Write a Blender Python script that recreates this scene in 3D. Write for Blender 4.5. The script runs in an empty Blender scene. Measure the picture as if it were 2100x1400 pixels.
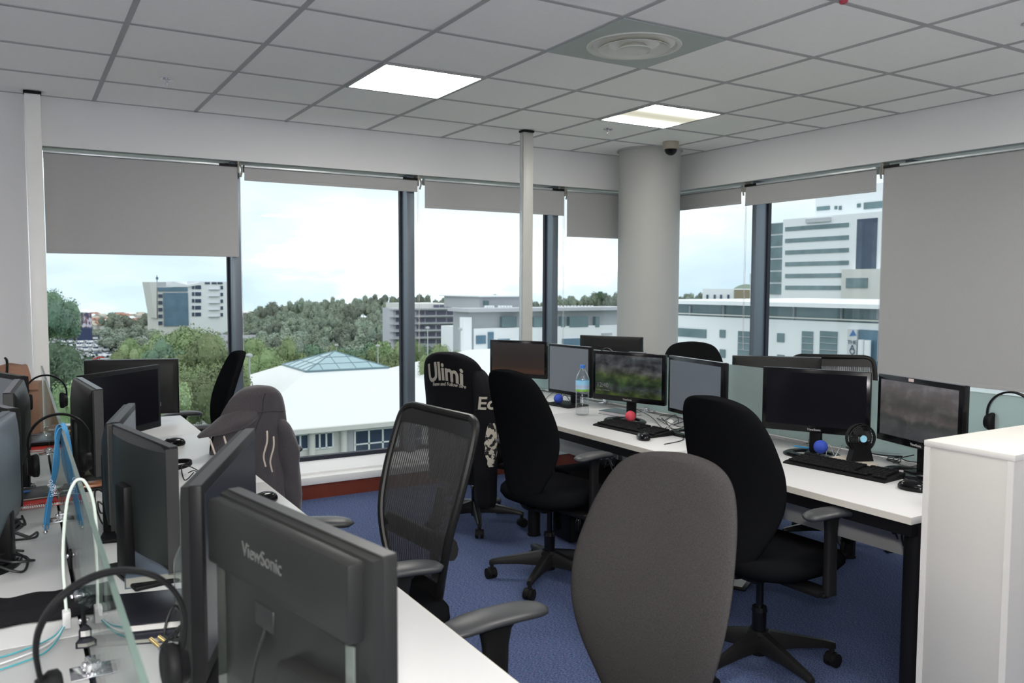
import bpy, bmesh, math, random
from mathutils import Vector as V, Matrix, noise
random.seed(7)
C = bpy.context.scene.collection
PI = math.pi
R_ = math.radians

# ---------------------------------------------------------------- camera geometry
CAM = V((-2.256, -2.859, 1.46)); FPX = 1702.1
_y, _p, _r = 1.03224209, -0.0661933587, 0.0033064
FW = V((math.cos(_y)*math.cos(_p), math.sin(_y)*math.cos(_p), math.sin(_p)))
_rt = V((math.sin(_y), -math.cos(_y), 0)); _up = _rt.cross(FW)
RT = _rt*math.cos(_r) + _up*math.sin(_r); UP = _up*math.cos(_r) - _rt*math.sin(_r)
def ray(px, py): return FW + RT*((px-1050)/FPX) + UP*((700-py)/FPX)
def at_z(px, py, z):
    d = ray(px, py); return CAM + d*((z-CAM.z)/d.z)
def at_d(px, py, dist):
    d = ray(px, py); return CAM + d*(dist/math.hypot(d.x, d.y))

# ---------------------------------------------------------------- mesh helpers
class G:
    def __init__(s): s.bm = bmesh.new()
    def _mi(s, faces, mi):
        for f in faces: f.material_index = mi
    def box(s, x0, x1, y0, y1, z0, z1, bev=0, seg=2, mi=0, M=None):
        r = bmesh.ops.create_cube(s.bm, size=1)['verts']
        for v in r:
            v.co = V(((x0+x1)/2+v.co.x*(x1-x0), (y0+y1)/2+v.co.y*(y1-y0), (z0+z1)/2+v.co.z*(z1-z0)))
        fs = {f for v in r for f in v.link_faces}
        s._mi(fs, mi)
        if bev:
            es = list({e for v in r for e in v.link_edges})
            o = bmesh.ops.bevel(s.bm, geom=es, offset=bev, segments=seg, affect='EDGES', profile=.5)
            s._mi(o['faces'], mi)
            vs = {v for f in o['faces'] for v in f.verts} | {v for v in r if v.is_valid}
            r = list(vs)
        if M is not None:
            for v in r: v.co = M @ v.co
        return s
    def rings(s, rings, cap=True, mi=0, closed=True):
        vr = [[s.bm.verts.new(p) for p in r] for r in rings]
        n = len(vr[0])
        for a, b in zip(vr, vr[1:]):
            for i in range(n if closed else n-1):
                j = (i+1) % n
                try: f = s.bm.faces.new((a[i], a[j], b[j], b[i])); f.material_index = mi
                except ValueError: pass
        if cap and closed:
            for r in (vr[0][::-1], vr[-1]):
                try: f = s.bm.faces.new(r); f.material_index = mi
                except ValueError: pass
        return s
    def tube(s, pts, r, n=8, mi=0, cap=True, flat=1.0):
        pts = [V(p) for p in pts]; rs = r if isinstance(r, (list, tuple)) else [r]*len(pts)
        up = None; rg = []
        for i, p in enumerate(pts):
            t = (pts[min(i+1, len(pts)-1)] - pts[max(i-1, 0)])
            if t.length < 1e-9: t = V((0, 0, 1))
            t.normalize()
            if up is None:
                up = V((0, 0, 1)) if abs(t.z) < .9 else V((1, 0, 0))
            u = t.cross(up)
            if u.length < 1e-6: u = t.cross(V((0, 1, 0)))
            u.normalize(); w = u.cross(t).normalized(); up = w
            rg.append([p + u*(math.cos(2*PI*k/n)*rs[i]) + w*(math.sin(2*PI*k/n)*rs[i]*flat) for k in range(n)])
        return s.rings(rg, cap, mi)
    def cyl(s, p0, p1, r, r2=None, n=20, mi=0):
        return s.tube([p0, p1], [r, r if r2 is None else r2], n, mi)
    def lathe(s, prof, c=(0, 0, 0), n=28, mi=0, M=None, cap=True):
        c = V(c); rg = []
        for (r, z) in prof:
            ring = [c + V((math.cos(2*PI*k/n)*max(r, 1e-4), math.sin(2*PI*k/n)*max(r, 1e-4), z)) for k in range(n)]
            if M is not None: ring = [M @ p for p in ring]
            rg.append(ring)
        return s.rings(rg, cap, mi)
    def ball(s, c, r, n=20, mi=0, sc=(1, 1, 1), M=None):
        c = V(c); rg = []
        for i in range(n//2+1):
            a = PI*i/(n//2); rr = max(math.sin(a), 1e-3)
            ring = [V((math.cos(2*PI*k/n)*rr*r*sc[0], math.sin(2*PI*k/n)*rr*r*sc[1], -math.cos(a)*r*sc[2])) for k in range(n)]
            if M is not None: ring = [M @ p for p in ring]
            rg.append([p + c for p in ring])
        return s.rings(rg, True, mi)
    def poly(s, pts, mi=0):
        f = s.bm.faces.new([s.bm.verts.new(p) for p in pts]); f.material_index = mi; return s
    def prism(s, pts, d, mi=0):
        d = V(d); a = [V(p) for p in pts]; return s.rings([a, [p+d for p in a]], True, mi)
    def mesh(s, name, angle=35):
        bmesh.ops.recalc_face_normals(s.bm, faces=s.bm.faces[:])
        m = bpy.data.meshes.new(name); s.bm.to_mesh(m); s.bm.free()
        m.polygons.foreach_set('use_smooth', [True]*len(m.polygons))
        m.set_sharp_from_angle(angle=R_(angle))
        return m

def obj(name, g, mats, parent=None, loc=(0, 0, 0), rot=(0, 0, 0), angle=35):
    m = g.mesh(name, angle) if isinstance(g, G) else g
    if not isinstance(mats, (list, tuple)): mats = [mats]
    if not m.materials:
        for x in mats: m.materials.append(x)
    o = bpy.data.objects.new(name, m); C.objects.link(o)
    o.location = loc; o.rotation_euler = rot
    if parent is not None: o.parent = parent
    return o
def tag(o, label, cat, group=None):
    o['label'] = label; o['category'] = cat
    if group: o['group'] = group
    return o
def thing(name, label, cat, loc=(0, 0, 0), rotz=0, group=None):
    o = bpy.data.objects.new(name, None); C.objects.link(o)
    o.location = loc; o.rotation_euler = (0, 0, rotz); o.empty_display_size = .05
    return tag(o, label, cat, group)
def struct(name, g, mats, parent=None, **k):
    o = obj(name, g, mats, parent, **k)
    if parent is None: o['kind'] = 'structure'
    return o
def copy_tree(o, parent=None):
    c = o.copy(); C.objects.link(c)
    if parent is not None: c.parent = parent
    for ch in list(o.children): copy_tree(ch, c)
    return c
def bezier(pts, n=10):
    pts = [V(p) for p in pts]; out = []
    P = [pts[0]] + pts + [pts[-1]]
    for i in range(1, len(P)-2):
        for k in range(n):
            t = k/n; a, b, c, d = P[i-1], P[i], P[i+1], P[i+2]
            out.append(.5*((2*b)+(c-a)*t+(2*a-5*b+4*c-d)*t*t+(3*b-a-3*c+d)*t**3))
    out.append(pts[-1]); return out
def text_mesh(s, size, ext=.0006, font_shear=0, align='CENTER', res=4, off=0):
    cu = bpy.data.curves.new('t', 'FONT'); cu.body = s; cu.size = size; cu.extrude = ext; cu.shear = font_shear
    cu.align_x = align; cu.align_y = 'CENTER'; cu.resolution_u = res; cu.offset = off
    o = bpy.data.objects.new('t', cu); C.objects.link(o)
    dg = bpy.context.evaluated_depsgraph_get(); dg.update()
    m = bpy.data.meshes.new_from_object(o.evaluated_get(dg))
    bpy.data.objects.remove(o); bpy.data.curves.remove(cu)
    return m

# ---------------------------------------------------------------- materials
def mat(name, col, rough=.6, metal=0, spec=.5, var=0, scale=20, bump=0, coat=0, emit=None, es=0, trans=0, ior=1.45, alpha=1, sheen=0):
    m = bpy.data.materials.new(name); m.use_nodes = True; nt = m.node_tree
    b = nt.nodes['Principled BSDF']
    b.inputs['Base Color'].default_value = (*col, 1); b.inputs['Roughness'].default_value = rough
    b.inputs['Metallic'].default_value = metal; b.inputs['Specular IOR Level'].default_value = spec
    b.inputs['Coat Weight'].default_value = coat; b.inputs['Coat Roughness'].default_value = .08
    b.inputs['Transmission Weight'].default_value = trans; b.inputs['IOR'].default_value = ior
    b.inputs['Alpha'].default_value = alpha; b.inputs['Sheen Weight'].default_value = sheen
    if emit: b.inputs['Emission Color'].default_value = (*emit, 1); b.inputs['Emission Strength'].default_value = es
    tc = nt.nodes.new('ShaderNodeTexCoord'); nz = nt.nodes.new('ShaderNodeTexNoise')
    nz.inputs['Scale'].default_value = scale; nz.inputs['Detail'].default_value = 4
    nt.links.new(tc.outputs['Object'], nz.inputs['Vector'])
    v = var if var else .04
    mx = nt.nodes.new('ShaderNodeMix'); mx.data_type = 'RGBA'
    mx.inputs['A'].default_value = (*[c*(1-v) for c in col], 1); mx.inputs['B'].default_value = (*[min(1, c*(1+v)) for c in col], 1)
    nt.links.new(nz.outputs['Fac'], mx.inputs['Factor']); nt.links.new(mx.outputs['Result'], b.inputs['Base Color'])
    if bump:
        bp = nt.nodes.new('ShaderNodeBump'); bp.inputs['Strength'].default_value = bump; bp.inputs['Distance'].default_value = .002
        nt.links.new(nz.outputs['Fac'], bp.inputs['Height']); nt.links.new(bp.outputs['Normal'], b.inputs['Normal'])
    return m
def N(nt, t, **k):
    n = nt.nodes.new('ShaderNode'+t)
    for a, b in k.items():
        if a in n.inputs: n.inputs[a].default_value = b
        else: setattr(n, a, b)
    return n
def ramp(nt, stops, interp='LINEAR'):
    r = nt.nodes.new('ShaderNodeValToRGB'); e = r.color_ramp.elements; r.color_ramp.interpolation = interp
    while len(e) > 1: e.remove(e[-1])
    e[0].position = stops[0][0]; e[0].color = (*stops[0][1], 1)
    for p, c in stops[1:]:
        x = e.new(p); x.color = (*c, 1)
    return r

M = {}
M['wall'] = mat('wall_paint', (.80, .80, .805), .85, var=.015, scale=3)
M['tile'] = mat('ceiling_tile', (.93, .92, .885), .9, var=.03, scale=60, bump=.15)
M['grid'] = mat('ceiling_grid', (.42, .42, .42), .6)
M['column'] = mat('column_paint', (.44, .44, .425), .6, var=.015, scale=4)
M['ledge'] = mat('sill_paint', (.78, .78, .78), .45, var=.02)
M['maple'] = mat('skirting_wood', (.16, .035, .02), .35, var=.3, scale=6)
M['alu'] = mat('anodised_mullion', (.17, .20, .235), .38, metal=.55)
M['gasket'] = mat('rubber_gasket', (.012, .015, .03), .6)
M['alu_light'] = mat('aluminium_rail', (.62, .66, .68), .35, metal=.6)
M['bracket'] = mat('bracket_plastic', (.32, .30, .26), .5)
M['pole'] = mat('pole_paint_white', (.92, .92, .89), .35, var=.04, scale=8); M['pole2'] = mat('pole_paint_grey', (.46, .46, .44), .35, var=.04, scale=8)
M['black'] = mat('black_plastic', (.007, .007, .008), .45, spec=.16)
M['black_gloss'] = mat('black_gloss', (.004, .004, .005), .16, spec=.32)
M['black_metal'] = mat('black_metal', (.008, .008, .009), .4, spec=.2)
M['black_rubber'] = mat('black_rubber', (.009, .009, .010), .6, spec=.15)
M['fabric_black'] = mat('black_fabric', (.0085, .0088, .0098), .95, var=.35, scale=700, bump=.5, spec=0)
M['fabric_grey'] = mat('charcoal_fabric', (.050, .047, .047), .95, var=.6, scale=420, bump=.8, spec=0)
M['fabric_seat'] = mat('seat_fabric', (.007, .0074, .0085), .9, var=.3, scale=500, bump=.3, spec=0)
M['pad'] = mat('arm_pad_rubber', (.035, .037, .041), .42)
M['desk'] = mat('desk_laminate', (.58, .58, .585), .38, var=.015, scale=200)
M['desk_edge'] = mat('desk_edging', (.58, .55, .49), .45)
M['cab'] = mat('cabinet_laminate', (.49, .48, .45), .45, var=.015)
M['cab_edge'] = mat('cabinet_edging', (.64, .625, .59), .45)
M['chrome'] = mat('chrome', (.8, .8, .82), .12, metal=1)
M['white_plastic'] = mat('white_plastic', (.75, .75, .76), .35)
M['cable'] = mat('cable_rubber', (.012, .012, .013), .45)

def carpet():
    m = mat('carpet_blue', (.05, .08, .17), .97, spec=.1); nt = m.node_tree; b = nt.nodes['Principled BSDF']
    tc = N(nt, 'TexCoord'); mp = N(nt, 'Mapping'); mp.inputs['Scale'].default_value = (60, 260, 60)
    nt.links.new(tc.outputs['Object'], mp.inputs['Vector'])
    n1 = N(nt, 'TexNoise', Scale=1.6, Detail=3.0); nt.links.new(mp.outputs['Vector'], n1.inputs['Vector'])
    r = ramp(nt, [(0, (.010, .030, .085)), (.42, (.033, .064, .155)), (.5, (.066, .093, .205)), (.57, (.18, .165, .245)), (.64, (.05, .17, .31)), (1, (.22, .19, .26))])
    nt.links.new(n1.outputs['Fac'], r.inputs['Fac']); nt.links.new(r.outputs['Color'], b.inputs['Base Color'])
    bp = N(nt, 'Bump', Strength=.6, Distance=.003); nt.links.new(n1.outputs['Fac'], bp.inputs['Height']); nt.links.new(bp.outputs['Normal'], b.inputs['Normal'])
    return m
M['carpet'] = carpet()

def glass(name, tint=(1, 1, 1), refl=.9, rough=0.0, ior=1.5):
    m = bpy.data.materials.new(name); m.use_nodes = True; nt = m.node_tree; nt.nodes.clear()
    out = N(nt, 'OutputMaterial'); t = N(nt, 'BsdfTransparent'); t.inputs['Color'].default_value = (*tint, 1)
    g = N(nt, 'BsdfGlossy'); g.inputs['Roughness'].default_value = rough
    lw = N(nt, 'LayerWeight', Blend=.5); pw = N(nt, 'Math', operation='POWER'); pw.inputs[1].default_value = 4.5; nt.links.new(lw.outputs['Facing'], pw.inputs[0])
    f = N(nt, 'Math', operation='MULTIPLY_ADD'); f.inputs[1].default_value = .9; f.inputs[2].default_value = .04; nt.links.new(pw.outputs[0], f.inputs[0]); mu = N(nt, 'Math', operation='MULTIPLY'); mu.inputs[1].default_value = refl
    mx = N(nt, 'MixShader')
    nt.links.new(f.outputs[0], mu.inputs[0]); nt.links.new(mu.outputs[0], mx.inputs[0])
    nt.links.new(t.outputs[0], mx.inputs[1]); nt.links.new(g.outputs[0], mx.inputs[2]); nt.links.new(mx.outputs[0], out.inputs[0])
    return m
M['glass'] = glass('window_glass', (.965, .985, .982), .45)
M['divider_clear'] = glass('clear_divider_glass', (.88, .95, .93), .8)
M['bottle'] = glass('bottle_plastic', (.93, .95, .96), 2.2, .12)

def frosted():
    m = bpy.data.materials.new('frosted_divider_glass'); m.use_nodes = True; nt = m.node_tree; nt.nodes.clear()
    out = N(nt, 'OutputMaterial'); g = N(nt, 'BsdfGlass', IOR=1.08, Roughness=.35); g.inputs['Color'].default_value = (.78, .90, .89, 1)
    t = N(nt, 'BsdfTranslucent'); t.inputs['Color'].default_value = (.70, .82, .81, 1)
    d = N(nt, 'BsdfDiffuse'); d.inputs['Color'].default_value = (.55, .64, .64, 1)
    a = N(nt, 'MixShader'); a.inputs[0].default_value = .45; b = N(nt, 'MixShader'); b.inputs[0].default_value = .42
    nt.links.new(t.outputs[0], a.inputs[1]); nt.links.new(d.outputs[0], a.inputs[2])
    nt.links.new(a.outputs[0], b.inputs[1]); nt.links.new(g.outputs[0], b.inputs[2]); nt.links.new(b.outputs[0], out.inputs[0])
    return m
M['frost'] = frosted()
M['glass_edge'] = mat('glass_edge', (.10, .145, .13), .35)

def blind_mat():
    m = bpy.data.materials.new('blind_fabric'); m.use_nodes = True; nt = m.node_tree; nt.nodes.clear()
    out = N(nt, 'OutputMaterial'); d = N(nt, 'BsdfDiffuse'); t = N(nt, 'BsdfTranslucent'); mx = N(nt, 'MixShader'); mx.inputs[0].default_value = .10
    tc = N(nt, 'TexCoord'); n = N(nt, 'TexNoise', Scale=400.0); nt.links.new(tc.outputs['Object'], n.inputs['Vector'])
    r = ramp(nt, [(.3, (.45, .45, .452)), (.7, (.49, .49, .492))]); nt.links.new(n.outputs['Fac'], r.inputs['Fac'])
    nt.links.new(r.outputs['Color'], d.inputs['Color']); nt.links.new(r.outputs['Color'], t.inputs['Color'])
    nt.links.new(d.outputs[0], mx.inputs[1]); nt.links.new(t.outputs[0], mx.inputs[2]); nt.links.new(mx.outputs[0], out.inputs[0])
    return m
M['blind'] = blind_mat()
def emis(name, col, s):
    m = bpy.data.materials.new(name); m.use_nodes = True; nt = m.node_tree; nt.nodes.clear()
    out = N(nt, 'OutputMaterial'); e = N(nt, 'Emission'); e.inputs['Color'].default_value = (*col, 1); e.inputs['Strength'].default_value = s
    nt.links.new(e.outputs[0], out.inputs[0]); return m
LAMP = 20.0
M['lamp'] = emis('lit_diffuser', (1, .965, .90), LAMP)
def lamp_band():
    m = emis('lit_diffuser_two_tubes', (1, 1, 1), 1); nt = m.node_tree; e = [n for n in nt.nodes if n.type == 'EMISSION'][0]
    tc = N(nt, 'TexCoord'); sp = N(nt, 'SeparateXYZ'); nt.links.new(tc.outputs['Object'], sp.inputs[0])
    ab = N(nt, 'Math', operation='ABSOLUTE'); nt.links.new(sp.outputs['Y'], ab.inputs[0])
    r = ramp(nt, [(0, (.025, .0245, .019)), (.06, (.029, .0285, .023)), (.10, (.05, .05, .045)), (.17, (.9, .88, .80)), (.3, (1, .97, .90))]); nt.links.new(ab.outputs[0], r.inputs['Fac'])
    nt.links.new(r.outputs['Color'], e.inputs['Color']); e.inputs['Strength'].default_value = LAMP
    return m
M['lamp_band'] = lamp_band()

# ---------------------------------------------------------------- camera
cd = bpy.data.cameras.new('camera'); cam = bpy.data.objects.new('camera', cd); C.objects.link(cam)
cd.sensor_width = 36; cd.sensor_fit = 'HORIZONTAL'; cd.lens = FPX/2100*36; cd.clip_start = .02; cd.clip_end = 6000
mw = Matrix.Identity(4)
for i in range(3): mw[i][0] = RT[i]; mw[i][1] = UP[i]; mw[i][2] = -FW[i]; mw[i][3] = CAM[i]
cam.matrix_world = mw
cd.dof.use_dof = True; cd.dof.focus_distance = 3.6; cd.dof.aperture_fstop = 6.3
sc = bpy.context.scene; sc.camera = cam
sc.view_settings.view_transform = 'Standard'; sc.view_settings.look = 'None'; sc.view_settings.gamma = 1
sc.view_settings.use_curve_mapping = False; sc.view_settings.exposure = 0.36
sc.cycles.max_bounces = 10; sc.cycles.diffuse_bounces = 5; sc.cycles.transparent_max_bounces = 16; sc.cycles.glossy_bounces = 4
sc.cycles.caustics_reflective = False; sc.cycles.caustics_refractive = False; sc.cycles.sample_clamp_indirect = 6

# ---------------------------------------------------------------- overcast sky
w = bpy.data.worlds.new('sky'); sc.world = w; w.use_nodes = True; nt = w.node_tree
bg = nt.nodes['Background']; tc = N(nt, 'TexCoord')
mp = N(nt, 'Mapping'); mp.inputs['Scale'].default_value = (1.0, 1.0, 3.2); nt.links.new(tc.outputs['Generated'], mp.inputs['Vector'])
n1 = N(nt, 'TexNoise', Scale=3.4, Detail=5.0, Roughness=.5); nt.links.new(mp.outputs[0], n1.inputs['Vector'])
cr = ramp(nt, [(.36, (.44, .465, .485)), (.46, (.48, .50, .515)), (.54, (.56, .57, .58)), (.64, (.9, .9, .9)), (.72, (1.0, 1.0, 1.0))]); nt.links.new(n1.outputs['Fac'], cr.inputs['Fac'])
sp = N(nt, 'SeparateXYZ'); nt.links.new(tc.outputs['Generated'], sp.inputs[0])
hr = ramp(nt, [(.46, (.30, .36, .36)), (.485, (.70, .84, .93)), (.51, (.76, .88, .95)), (.56, (.90, .965, 1.0)), (.75, (.98, .99, 1.0))])
ma = N(nt, 'Math', operation='MULTIPLY_ADD'); ma.inputs[1].default_value = .5; ma.inputs[2].default_value = .5
nt.links.new(sp.outputs['Z'], ma.inputs[0]); nt.links.new(ma.outputs[0], hr.inputs['Fac'])
mx = N(nt, 'Mix', data_type='RGBA', blend_type='MULTIPLY'); mx.inputs['Factor'].default_value = 1.0
nt.links.new(hr.outputs['Color'], mx.inputs['A']); nt.links.new(cr.outputs['Color'], mx.inputs['B'])
nt.links.new(mx.outputs['Result'], bg.inputs['Color']); bg.inputs['Strength'].default_value = 1.8

# the photographer's flash, at the camera
fl = bpy.data.lights.new('camera_flash', 'POINT'); fl.energy = 105; fl.shadow_soft_size = .035; fl.color = (1, .98, .95)
fo = bpy.data.objects.new('camera_flash', fl); C.objects.link(fo); fo.location = CAM + UP*.13 - FW*.02

# ---------------------------------------------------------------- the room
CZ = 2.606; BZ = 2.305
struct('floor', G().box(-7, 3.05, -8, 3.2, -.2, 0), M['carpet'])
ce = struct('ceiling', G().box(-7, 3.05, -8, 3.2, CZ, CZ+.1), M['tile'])
g = G()
for a in range(-11, 5): g.box(a*.6-.012, a*.6+.012, -8, 3.0, CZ-.004, CZ+.001)
for b in range(-13, 5): g.box(-7, 2.79, b*.6-.012, b*.6+.012, CZ-.0035, CZ+.001)
g.box(-7, 2.79, 2.985, 3.0, CZ-.004, CZ+.001); g.box(2.775, 2.79, -8, 3.0, CZ-.004, CZ+.001)
obj('ceiling_grid', g, M['grid'], ce)
g = G().box(-7, 3.05, 3.0, 3.2, BZ, CZ).box(-7, -2.09, 3.0, 3.2, 0, BZ).box(-7, 3.05, 2.76, 3.2, 0, .165, .004)
struct('wall_left', g, M['wall'])
g = G().box(2.79, 3.05, -8, 3.2, BZ, CZ).box(2.56, 3.05, -8, 3.2, 0, .165, .004).box(2.79, 3.05, -8, -3.3, .165, BZ)
struct('wall_right', g, M['wall'])
struct('wall_back', G().box(-7, 3.05, -8.15, -8, 0, CZ), M['wall'])
struct('wall_far_side', G().box(-7.15, -7, -8.15, 3.2, 0, CZ), M['wall'])
struct('trim_1', G().box(-7, 2.46, 2.652, 2.77, .10, .152, .004).box(-7, 2.46, 2.74, 2.77, .15, .166), M['ledge'])
struct('trim_2', G().box(2.452, 2.57, -8, 2.66, .10, .152, .004), M['ledge'])
struct('baseboard_left', G().box(-7, 2.46, 2.66, 2.77, 0, .10), M['maple'])
struct('baseboard_right', G().box(2.46, 2.57, -8, 2.66, 0, .10), M['maple'])
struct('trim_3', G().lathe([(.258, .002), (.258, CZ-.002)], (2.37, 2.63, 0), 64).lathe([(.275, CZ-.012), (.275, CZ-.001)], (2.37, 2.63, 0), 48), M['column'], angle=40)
# mullions
def mullion(n, x0, x1, y0, y1, horiz):
    g = G().box(x0, x1, y0, y1, .165, 2.5, .003)
    o = struct(n, g, M['alu'])
    if horiz: h = G().box(x0-.014, x0, y1-.035, y1, .166, 2.4).box(x1, x1+.014, y1-.035, y1, .166, 2.4)
    else: h = G().box(x1-.035, x1, y0-.014, y0, .166, 2.4).box(x1-.035, x1, y1, y1+.014, .166, 2.4)
    obj('gasket', h, M['gasket'], o)
MX = [(-.968, -.908), (.332, .397), (1.670, 1.730)]
for i, (a, b) in enumerate(MX): mullion('trim_%d' % (4+i), a, b, 3.05, 3.178, True)
MY = [(1.882, 1.928), (.55, .596), (-.79, -.744), (-2.1, -2.054)]
for i, (a, b) in enumerate(MY): mullion('trim_%d' % (7+i), 2.85, 3.006, a, b, False)
def win(n, x0, x1, y0, y1):
    if y1-y0 < .05:
        fr = G().box(x0, x1, y0-.02, y1+.02, .165, .195).box(x0, x1, y0-.02, y1+.02, 2.45, 2.5)
        gl = G().box(x0, x1, y0, y1, .19, 2.46)
    else:
        fr = G().box(x0-.02, x1+.02, y0, y1, .165, .195).box(x0-.02, x1+.02, y0, y1, 2.45, 2.5)
        gl = G().box(x0, x1, y0, y1, .19, 2.46)
    o = struct('window_%d' % n, fr, M['gasket']); obj('glass_pane', gl, M['glass'], o)
xs = [-2.09, -.938, .3645, 1.70, 3.0]
for i in range(4): win(i+1, xs[i], xs[i+1], 3.148, 3.156)
ys = [3.16, 1.905, .573, -.767, -2.077, -3.3]
for i in range(5): win(i+5, 2.974, 2.982, ys[i+1], ys[i])

# blinds
def blind(along, a0, a1, pos, zb, label):
    """along: 'x' for the left wall, 'y' for the right wall; a0 is the bracket end"""
    w_ = abs(a1-a0)
    loc = ((a0+a1)/2, pos, 0) if along == 'x' else (pos, (a0+a1)/2, 0)
    t = thing('roller_blind', label, 'blind', loc, 0 if along == 'x' else PI/2, 'grey roller blinds')
    q = 1 if along == 'x' else -1
    obj('blind_fabric', G().box(-w_/2, w_/2, -.0015, .0015, zb+.02, 2.262), M['blind'], t)
    obj('bottom_bar', G().box(-w_/2, w_/2, -.004, .004, zb, zb+.022, .002), M['blind'], t)
    g = G().cyl((-w_/2, .032*q, 2.262), (w_/2, .032*q, 2.262), .026, n=20)
    obj('roller_tube', g, M['blind'], t)
    g = G().box(-w_/2+.0, w_/2-.12, -.006, .012, 2.268, 2.284, .003)
    obj('head_rail', g, M['alu_light'], t)
    obj('rail_end', G().box(w_/2-.12, w_/2, -.006, .012, 2.268, 2.284), M['black'], t)
    g = G().box(w_/2, w_/2+.012, min(-.012*q, .06*q), max(-.012*q, .06*q), 2.225, BZ, .003).tube(bezier([(w_/2+.016, 0, 2.29), (w_/2+.03, -.002, 2.25), (w_/2+.02, 0, 2.2)], 5), .007)
    obj('bracket', g, M['bracket'], t)
    g = G()
    for dx in (.012, .024): g.tube([(w_/2+dx, .03*q, 2.24), (w_/2+dx+.004, .03*q, .95)], .0014, 5)
    obj('pull_chain', g, M['white_plastic'], t)
    return t
blind('x', -2.085, -.930, 3.022, 1.655, 'grey roller blind pulled down to mid window, nearest the left corner pole')
blind('x', -.884, .410, 3.022, 2.178, 'grey roller blind rolled almost fully up over the second window from the left')
blind('x', .472, 1.768, 3.022, 2.06, 'grey roller blind rolled up behind the thin middle pole')
blind('x', 1.800, 2.96, 3.022, 1.885, 'grey roller blind lowered a quarter, left of the white column')
blind('y', 2.96, 2.030, 2.83, 2.135, 'grey roller blind rolled up, just right of the white column')
blind('y', 1.985, .795, 2.83, 2.115, 'grey roller blind rolled up above the white tower view')
blind('y', .738, -.50, 2.83, .845, 'grey roller blind pulled nearly to the desk at the right edge')
blind('y', -.56, -1.80, 2.83, .90, 'grey roller blind pulled down beyond the right edge of the view')
blind('y', -1.86, -3.10, 2.83, .90, 'grey roller blind farthest right, pulled down')

# ceiling fittings
def ceil_light(x, y, band, label, grp=None):
    t = thing('ceiling_light', label, 'ceiling light', (x, y, CZ), 0, 'square ceiling light panels')
    g = G()
    for (a, b, c, d) in ((-.3, .3, -.3, -.28), (-.3, .3, .28, .3), (-.3, -.28, -.28, .28), (.28, .3, -.28, .28)): g.box(a, b, c, d, -.009, -.0045)
    obj('frame', g, M['grid'], t)
    obj('diffuser', G().box(-.28, .28, -.28, .28, -.007, -.005), M['lamp_band'] if band else M['lamp'], t)
ceil_light(-.3, 1.5, False, 'fully lit square ceiling light above the window desks, left of the air diffuser')
ceil_light(1.5, 1.5, True, 'square ceiling light with a dim band between two bright strips')
for i, (x, y) in enumerate(((-.3, -1.5), (1.5, -1.5), (-.3, -4.5), (1.5, -4.5), (-3.9, -1.5), (-3.9, -4.5), (-2.1, -3.3), (-2.1, -6.3), (-5.1, 1.5))):
    ceil_light(x, y, False, 'square ceiling light in the part of the office behind the camera')

t = thing('air_diffuser', 'square ceiling air diffuser with round concentric cones', 'air vent', (.3, .3, CZ))
M['diff'] = mat('diffuser_plate', (.42, .47, .44), .4); M['diff2'] = mat('diffuser_cone', (.66, .67, .60), .35)
g = G(); n = 64; rg = []
for (r, z) in ((.215, -.008), (.215, .03)): rg.append([V((math.cos(2*PI*k/n)*r, math.sin(2*PI*k/n)*r, z)) for k in range(n)])
sq = []
for k in range(n):
    a = 2*PI*k/n; c, s_ = math.cos(a), math.sin(a); q = .297/max(abs(c), abs(s_)); sq.append(V((c*q, s_*q, -.008)))
g.rings([sq, rg[0], rg[1]], False)
g.rings([[p+V((0, 0, .004)) for p in sq], sq], False)
obj('face_plate', g, M['diff'], t)
obj('outer_ring', G().lathe([(.225, -.008), (.222, -.013), (.205, -.012), (.165, .03), (.16, .03)], n=64, cap=False), M['diff2'], t)
obj('outer_cone', G().lathe([(.17, -.022), (.165, -.024), (.15, -.020), (.09, .02), (.088, .022), (.155, -.014), (.17, -.02)], n=64, cap=False), M['diff2'], t)
obj('centre_cone', G().lathe([(.001, -.014), (.06, -.022), (.08, -.028), (.082, -.024), (.045, .004), (.001, .01)], n=48, cap=False), M['diff2'], t)
obj('throat', G().lathe([(.16, .028), (.001, .03)], n=32, cap=False), M['black'], t)

def sprinkler(px, py, label):
    p = at_z(px, py, CZ); t = thing('sprinkler', label, 'sprinkler', p, .4, 'ceiling sprinklers')
    obj('escutcheon', G().lathe([(.001, -.001), (.036, -.001), (.034, -.006), (.014, -.010), (.001, -.010)]), M['chrome'], t)
    g = G().cyl((0, 0, -.008), (0, 0, -.02), .008, n=12)
    g.tube([(-.008, 0, -.018), (-.013, 0, -.03), (-.004, 0, -.042)], .0022, 6).tube([(.008, 0, -.018), (.013, 0, -.03), (.004, 0, -.042)], .0022, 6)
    obj('frame_arms', g, M['chrome'], t)
    obj('deflector', G().lathe([(.001, -.042), (.015, -.043), (.015, -.045), (.001, -.045)], n=16), M['chrome'], t)
sprinkler(342, 162, 'small chrome sprinkler head in the ceiling tile near the left pole')
sprinkler(1247, 264, 'small chrome sprinkler head between the middle pole and the column')
sprinkler(2112, 48, 'small chrome sprinkler head at the right edge of the ceiling')
p = at_z(1376, 291, CZ); t = thing('dome_camera', 'small dome security camera on the ceiling in front of the column', 'security camera', p)
obj('housing', G().lathe([(.001, -.001), (.064, -.001), (.064, -.05), (.054, -.058), (.001, -.058)], n=32), mat('camera_housing', (.42, .37, .30), .4), t)
obj('dome', G().lathe([(.05, -.056), (.047, -.075), (.036, -.092), (.018, -.103), (.001, -.106)], n=32), M['black_gloss'], t)
t = thing('ceiling_detector', 'small red indicator light at a ceiling grid crossing', 'detector', at_z(1730, -1, CZ))
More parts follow.
